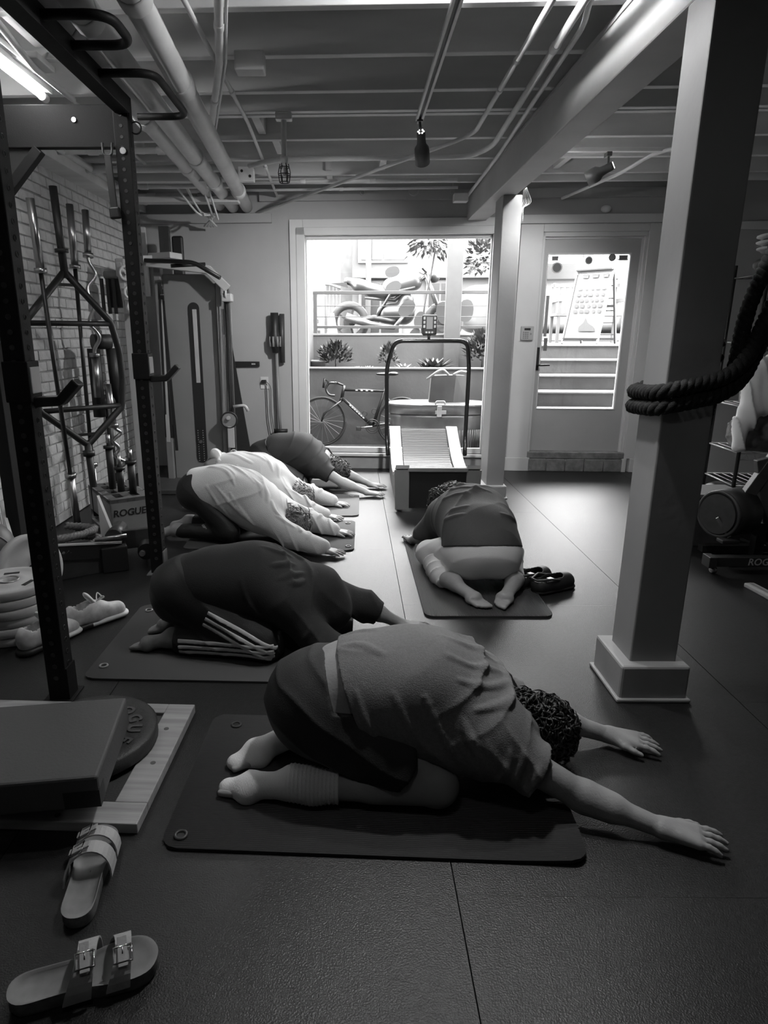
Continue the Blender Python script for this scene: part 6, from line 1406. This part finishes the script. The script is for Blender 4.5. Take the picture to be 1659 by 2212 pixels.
MB().prism([(-.36, 0, 1.0)] + [(-.36 + .72 * i / 8, 0, 1.10 + .10 * math.sin(math.pi * i / 8)) for i in range(9)] + [(.36, 0, 2.4), (-.36, 0, 2.4)], (0, .05, 0)).build('panel', mat('gate_panel', .06, .7), t)
for k in range(10): MB().cyl((-.34 + k * .075, 0, .05), (-.34 + k * .075, 0, 1.15), .012, 6).build('bar', M_RAIL, t)
MB().tube([(-.36 + .72 * i / 8, 0, 1.08 + .10 * math.sin(math.pi * i / 8)) for i in range(9)], .02, 6).build('arch_rail', M_RAIL, t)
t = thing('street_pole', 'round wooden pole across the street', 'pole', FW(-.86, 7.2, 1.2)); MB().cyl((0, 0, 0), (0, 0, 4.5), .12, 16).build('pole', mat('pole_wood', .04, .8, var=.2), t)
t = thing('street_pole', 'thin pale drainpipe pole across the street', 'pole', FW(-.44, 8.1, 1.2)); MB().cyl((0, 0, 0), (0, 0, 4.0), .06, 12).build('pole', mat('pole_pale', .08, .7), t)
# side wall of the sunken yard
m_ = MB(); fbox(m_, -1.12, -.98, .16, 2.1, -.1, 3.0); st('wall_yard_side', m_, mat('side_wall', .05, .8))

# =================================================================== RIGHT SIDE
# battle rope around the near column
t = thing('battle_rope', 'thick black battle rope looped around the near column', 'rope', (1.19, 2.40, 1.16))
def loop_(z0, z1, r0, x0, x1, y0, y1, start):
    P = []; k = 0
    ring = [(x1, y1), (x0, y1), (x0, y0), (x1, y0)]
    return ring
for (za, zb) in ((.055, .055), (.0, .0)):
    x0, x1, y0, y1 = -.118, .118, -.112, .125
    pts = smooth_path([(x1 + .06, y1 - .02, za + .16), (x1 + .01, y1, za + .10), (x1 - .03, y1 + .01, za + .04), (x0 + .02, y1 + .01, za - .03), (x0 - .005, y1 - .03, za - .03), (x0 - .005, y0 + .03, za - .02), (x0 + .02, y0 - .005, za - .01), (x1 - .03, y0 - .005, za + .03), (x1 + .04, y0 + .01, za + .08), (x1 + .10, y0 + .06, za + .16), (x1 + .20, y0 + .12, za + .36), (x1 + .34, y0 + .22, za + .62), (x1 + .55, y0 + .40, za + 1.05), (x1 + .62, y0 + .45, 1.53)], .05, 6)
    rope(MB(), dense(pts, .006), .027, 3, .075).build('strands', M_BROPE, t)
rope(MB(), dense(catmull([(.16, -.05, .12), (.20, .0, .30), (.27, .05, .46), (.38, .12, .66), (.60, .28, 1.15), (.70, .34, 1.53)], 10), .006), .026, 3, .075).build('strands', M_BROPE, t)
rope(MB(), dense(catmull([(.13, .0, .10), (.16, .06, -.05), (.155, .08, -.30), (.16, .09, -.62)], 10), .006), .012, 3, .04).build('strands', M_BROPE, t)
# wire shelf unit
sh = thing('wire_shelf', 'black wire shelving unit behind the near column', 'shelf', (3.22, 4.6, 0), R(-4))
def wires(z, x0=-.55, x1=.75, y0=-.22, y1=.22):
    b = MB().tube([(x0, y0, z), (x1, y0, z)], .006, 6).tube([(x0, y0, z - .045), (x1, y0, z - .045)], .005, 6).tube([(x0, y1, z), (x1, y1, z)], .006, 6).tube([(x0, y0, z), (x0, y1, z)], .006, 6).tube([(x1, y0, z), (x1, y1, z)], .006, 6)
    k = x0
    while k < x1 - .03: b.tube([(k, y0, z), (k + .025, y0, z - .045), (k + .05, y0, z)], .003, 4, cap=False); k += .05
    for i in range(22): x = x0 + (x1 - x0) * i / 21; b.tube([(x, y0, z), (x, y1, z)], .003, 4)
    return b
for z in (.37, .60, .91, 1.33, 1.765): wires(z).build('shelf_tray', M_LGREY if z < 1.0 else M_DARK, sh)
for x in (-.55, .75):
    for y in (-.22, .22): MB().cyl((x, y, 0), (x, y, 1.85), .013, 10).build('post', M_BLACK2, sh)
def folded(lab, loc, w_, d_, n, m, rz=0):
    t = thing('folded_towels', lab, 'towel', loc, rz)
    for k in range(n): sdf_mesh('towel', [rc((-w_ / 2, -d_ / 2, .022 + k * .038), (w_ / 2, -d_ / 2, .022 + k * .038), .02, .02, .01), rc((-w_ / 2, d_ / 2, .022 + k * .038), (w_ / 2, d_ / 2, .022 + k * .038), .02, .02, .01), rc((-w_ / 2, 0, .022 + k * .038), (w_ / 2, 0, .022 + k * .038), d_ * .5, d_ * .5, .02, ((0, 0, 1), d_ * .5 / .02))], .009, m, t, 0, lambda P, d: d - .006 * snoise(P, 30, k))
folded('stack of folded pale towels on the upper wire shelf', (2.88, 4.50, 1.895), .34, .22, 3, M_PALE, .1)
t = thing('black_bag', 'dark soft bag under the pale towels on the wire shelf', 'bag', (2.88, 4.52, 1.771)); sdf_mesh('bag', [rc((-.16, 0, .06), (.25, 0, .06), .10, .11, .04, ((0, 0, 1), 1.8))], .012, M_BLACK2, t, 0, lambda P, d: d - .012 * snoise(P, 22, 4), [plane((0, 0, -1), (0, 0, 0))])
t = thing('printed_carton', 'pale printed carton standing on the middle wire shelf', 'carton', (2.98, 4.48, 1.336), R(5)); MB().box((-.12, -.10, 0), (.2, .1, .40), .004).build('box', mat('carton_pale', .40, .7), t)
text_mesh('lettering', 'Grills', .06, M_DARK, t, Matrix.Translation((-.06, -.102, .30)) @ Matrix.Rotation(R(90), 4, 'X') @ Matrix.Rotation(R(-80), 4, 'Z'), .0008)
t = thing('storage_bin', 'pale plastic bin on the wire shelf below the carton', 'bin', (3.03, 4.58, .916)); MB().prism([(-.25, -.15, 0), (.3, -.15, 0), (.34, -.18, .30), (-.29, -.18, .30)], (0, .3, 0)).build('bin', mat('bin_pale', .28, .6), t); MB().box((-.30, -.19, .285), (.35, .16, .31), .006).build('rim', mat('bin_pale', .28, .6), t)
t = thing('shirt_pile', 'pale crumpled shirts hanging over the wire shelf end', 'clothing', (2.66, 4.34, .80)); 
sdf_mesh('cloth', [rc((0, 0, .38), (-.04, -.02, .05), .07, .05, .04), rc((.09, 0, .40), (.02, -.02, .12), .06, .05, .04), rc((-.05, 0, .10), (-.08, -.02, -.14), .05, .035, .04)], .008, M_LEGG, t, 0, lambda P, d: d - .022 * folds(P, (1, 0, .3), 70, 1.5, 7))
t = thing('plastic_bag', 'clear plastic bag with contents on the lower wire shelf', 'bag', (2.84, 4.48, .606)); sdf_mesh('bag', [rc((-.10, 0, .13), (.15, 0, .14), .14, .15, .05)], .010, mat('plastic_grey', .13, .25, var=.4, vscale=18), t, 0, lambda P, d: d - .012 * snoise(P, 30, 4) - .01 * folds(P, (1, 0, 1), 60, 2, 5), [plane((0, 0, -1), (0, 0, 0))])
t = thing('boxing_gloves', 'dark boxing glove on the lower wire shelf', 'glove', (3.06, 4.36, .606)); sdf_mesh('glove', [rc((-.1, 0, .09), (.12, 0, .12), .085, .07, .03), rc((-.06, -.05, .15), (.0, -.06, .19), .035, .03, .02)], .010, M_BLACK2, t, 0, None, [plane((0, 0, -1), (0, 0, 0))])
t = thing('gym_bag', 'black gym bag on the floor under the wire shelf', 'bag', (3.0, 4.7, 0)); sdf_mesh('bag', [rc((-.25, 0, .17), (.25, 0, .17), .17, .17, .04)], .014, M_BLACK2, t, 0, lambda P, d: d - .014 * snoise(P, 18, 2), [plane((0, 0, -1), (0, 0, 0.0))])
# exercise bike
eb = thing('air_bike', 'black exercise bike with flywheel drum at the right picture edge', 'exercise bike', (2.35, 3.35, 0), 0)
Wb = lambda mb, n, m, r=eb: wb(mb, n, m, r)
Wb(MB().cyl((1.96, 3.40, .44), (2.22, 3.52, .44), .20, 36), 'drum', M_BLACK2)
Wb(MB().torus((1.965, 3.40, .44), (.9, .42, 0), .185, .016, 36, 8), 'drum_rim', M_DARK)
Wb(MB().cyl((1.945, 3.393, .44), (1.965, 3.402, .44), .165, 32), 'drum_cover', M_DARK)
ck = Wb(MB().obox((1.94, 3.37, .42), (2.03, 3.30, .27), .022, .03, .004), 'crank', M_STEEL)
Wb(MB().box((1.93, 3.22, .235), (2.07, 3.32, .265), .006), 'pedal', M_BLACK2)
Wb(MB().obox((2.18, 3.44, .55), (2.44, 3.44, 1.02), .07, .10, .006), 'seat_tube', M_DARK)
Wb(MB().obox((2.37, 3.44, .90), (2.50, 3.44, 1.14), .06, .075, .004), 'seat_slider', M_LGREY)
Wb(MB().obox((2.28, 3.44, .90), (2.47, 3.44, .20), .06, .12, .006), 'frame_strut', M_DARK)
Wb(MB().obox((2.20, 3.44, .40), (2.62, 3.44, .10), .06, .11, .006), 'frame_strut', M_DARK)
Wb(MB().box((2.32, 3.40, .06), (2.40, 3.48, .36), .004), 'frame_leg', M_BLACK2)
ft = Wb(MB().box((1.82, 3.13, .072), (2.95, 3.21, .150), .004), 'stabilizer_foot', M_BLACK2)
Wb(MB().box((1.785, 3.11, .066), (1.85, 3.23, .156), .004), 'foot_cap', M_BLACK2)
Wb(MB().sphere((1.86, 3.17, .033), .033, 12, (1, 1, 1)), 'leveller', M_CHROME)
Wb(MB().sphere((2.85, 3.17, .033), .033, 12, (1, 1, 1)), 'leveller', M_CHROME)
text_mesh('lettering', 'ROGUE', .080, M_LGREY, eb, Matrix.Translation((2.11 - 2.35, 3.1285 - 3.35, .112)) @ Matrix.Rotation(R(90), 4, 'X'), .0008, 'LEFT', .1, .001)
Wb(MB().box((2.02, 3.66, .02), (2.9, 3.74, .08), .004), 'stabilizer_foot', M_BLACK2)
Wb(MB().box((2.42, 3.36, 1.16), (2.72, 3.52, 1.23), .03), 'saddle', M_BLACK2)
Wb(MB().tube(smooth_path([(2.5, 3.3, 1.0), (2.2, 3.15, 1.32), (2.05, 3.10, 1.40)], .1), .016, 8), 'arm_lever', M_BLACK2)
Wb(MB().obox((2.47, 3.44, 1.02), (2.62, 3.44, 1.30), .09, .02, .004), 'seat_plate', M_LGREY)
eb.location = (2.53, 3.815, 0); eb.scale = (.72, .72, .74)
# floor runner strip
t = thing('cable_ramp', 'pale metal strip lying on the floor by the exercise bike', 'strip', (2.27, 3.48, 0), R(-84)); MB().box((0, -.03, 0), (.5, .03, .025), .006).build('strip', M_LGREY, t); MB().box((.01, -.008, .025), (.49, .008, .028)).build('channel', M_GREY, t)
# dark cabinet mass below shelf, seen through the gap
t = thing('plyo_box', 'dark box behind the exercise bike drum', 'box', (2.38, 4.40, 0), 0); MB().box((-.25, -.2, 0), (.25, .08, .34), .006).build('box', M_DARK, t); MB().box((-.26, -.21, .34), (.26, .09, .365), .004).build('lid', mat('box_lid', .12, .6), t)
# trim continuing right of the column on the facade
m_ = MB(); fbox(m_, 2.68, 4.4, -.03, 0, 2.33, 2.40, .004); tag(m_.build('trim_4', M_TRIM), kind='structure')
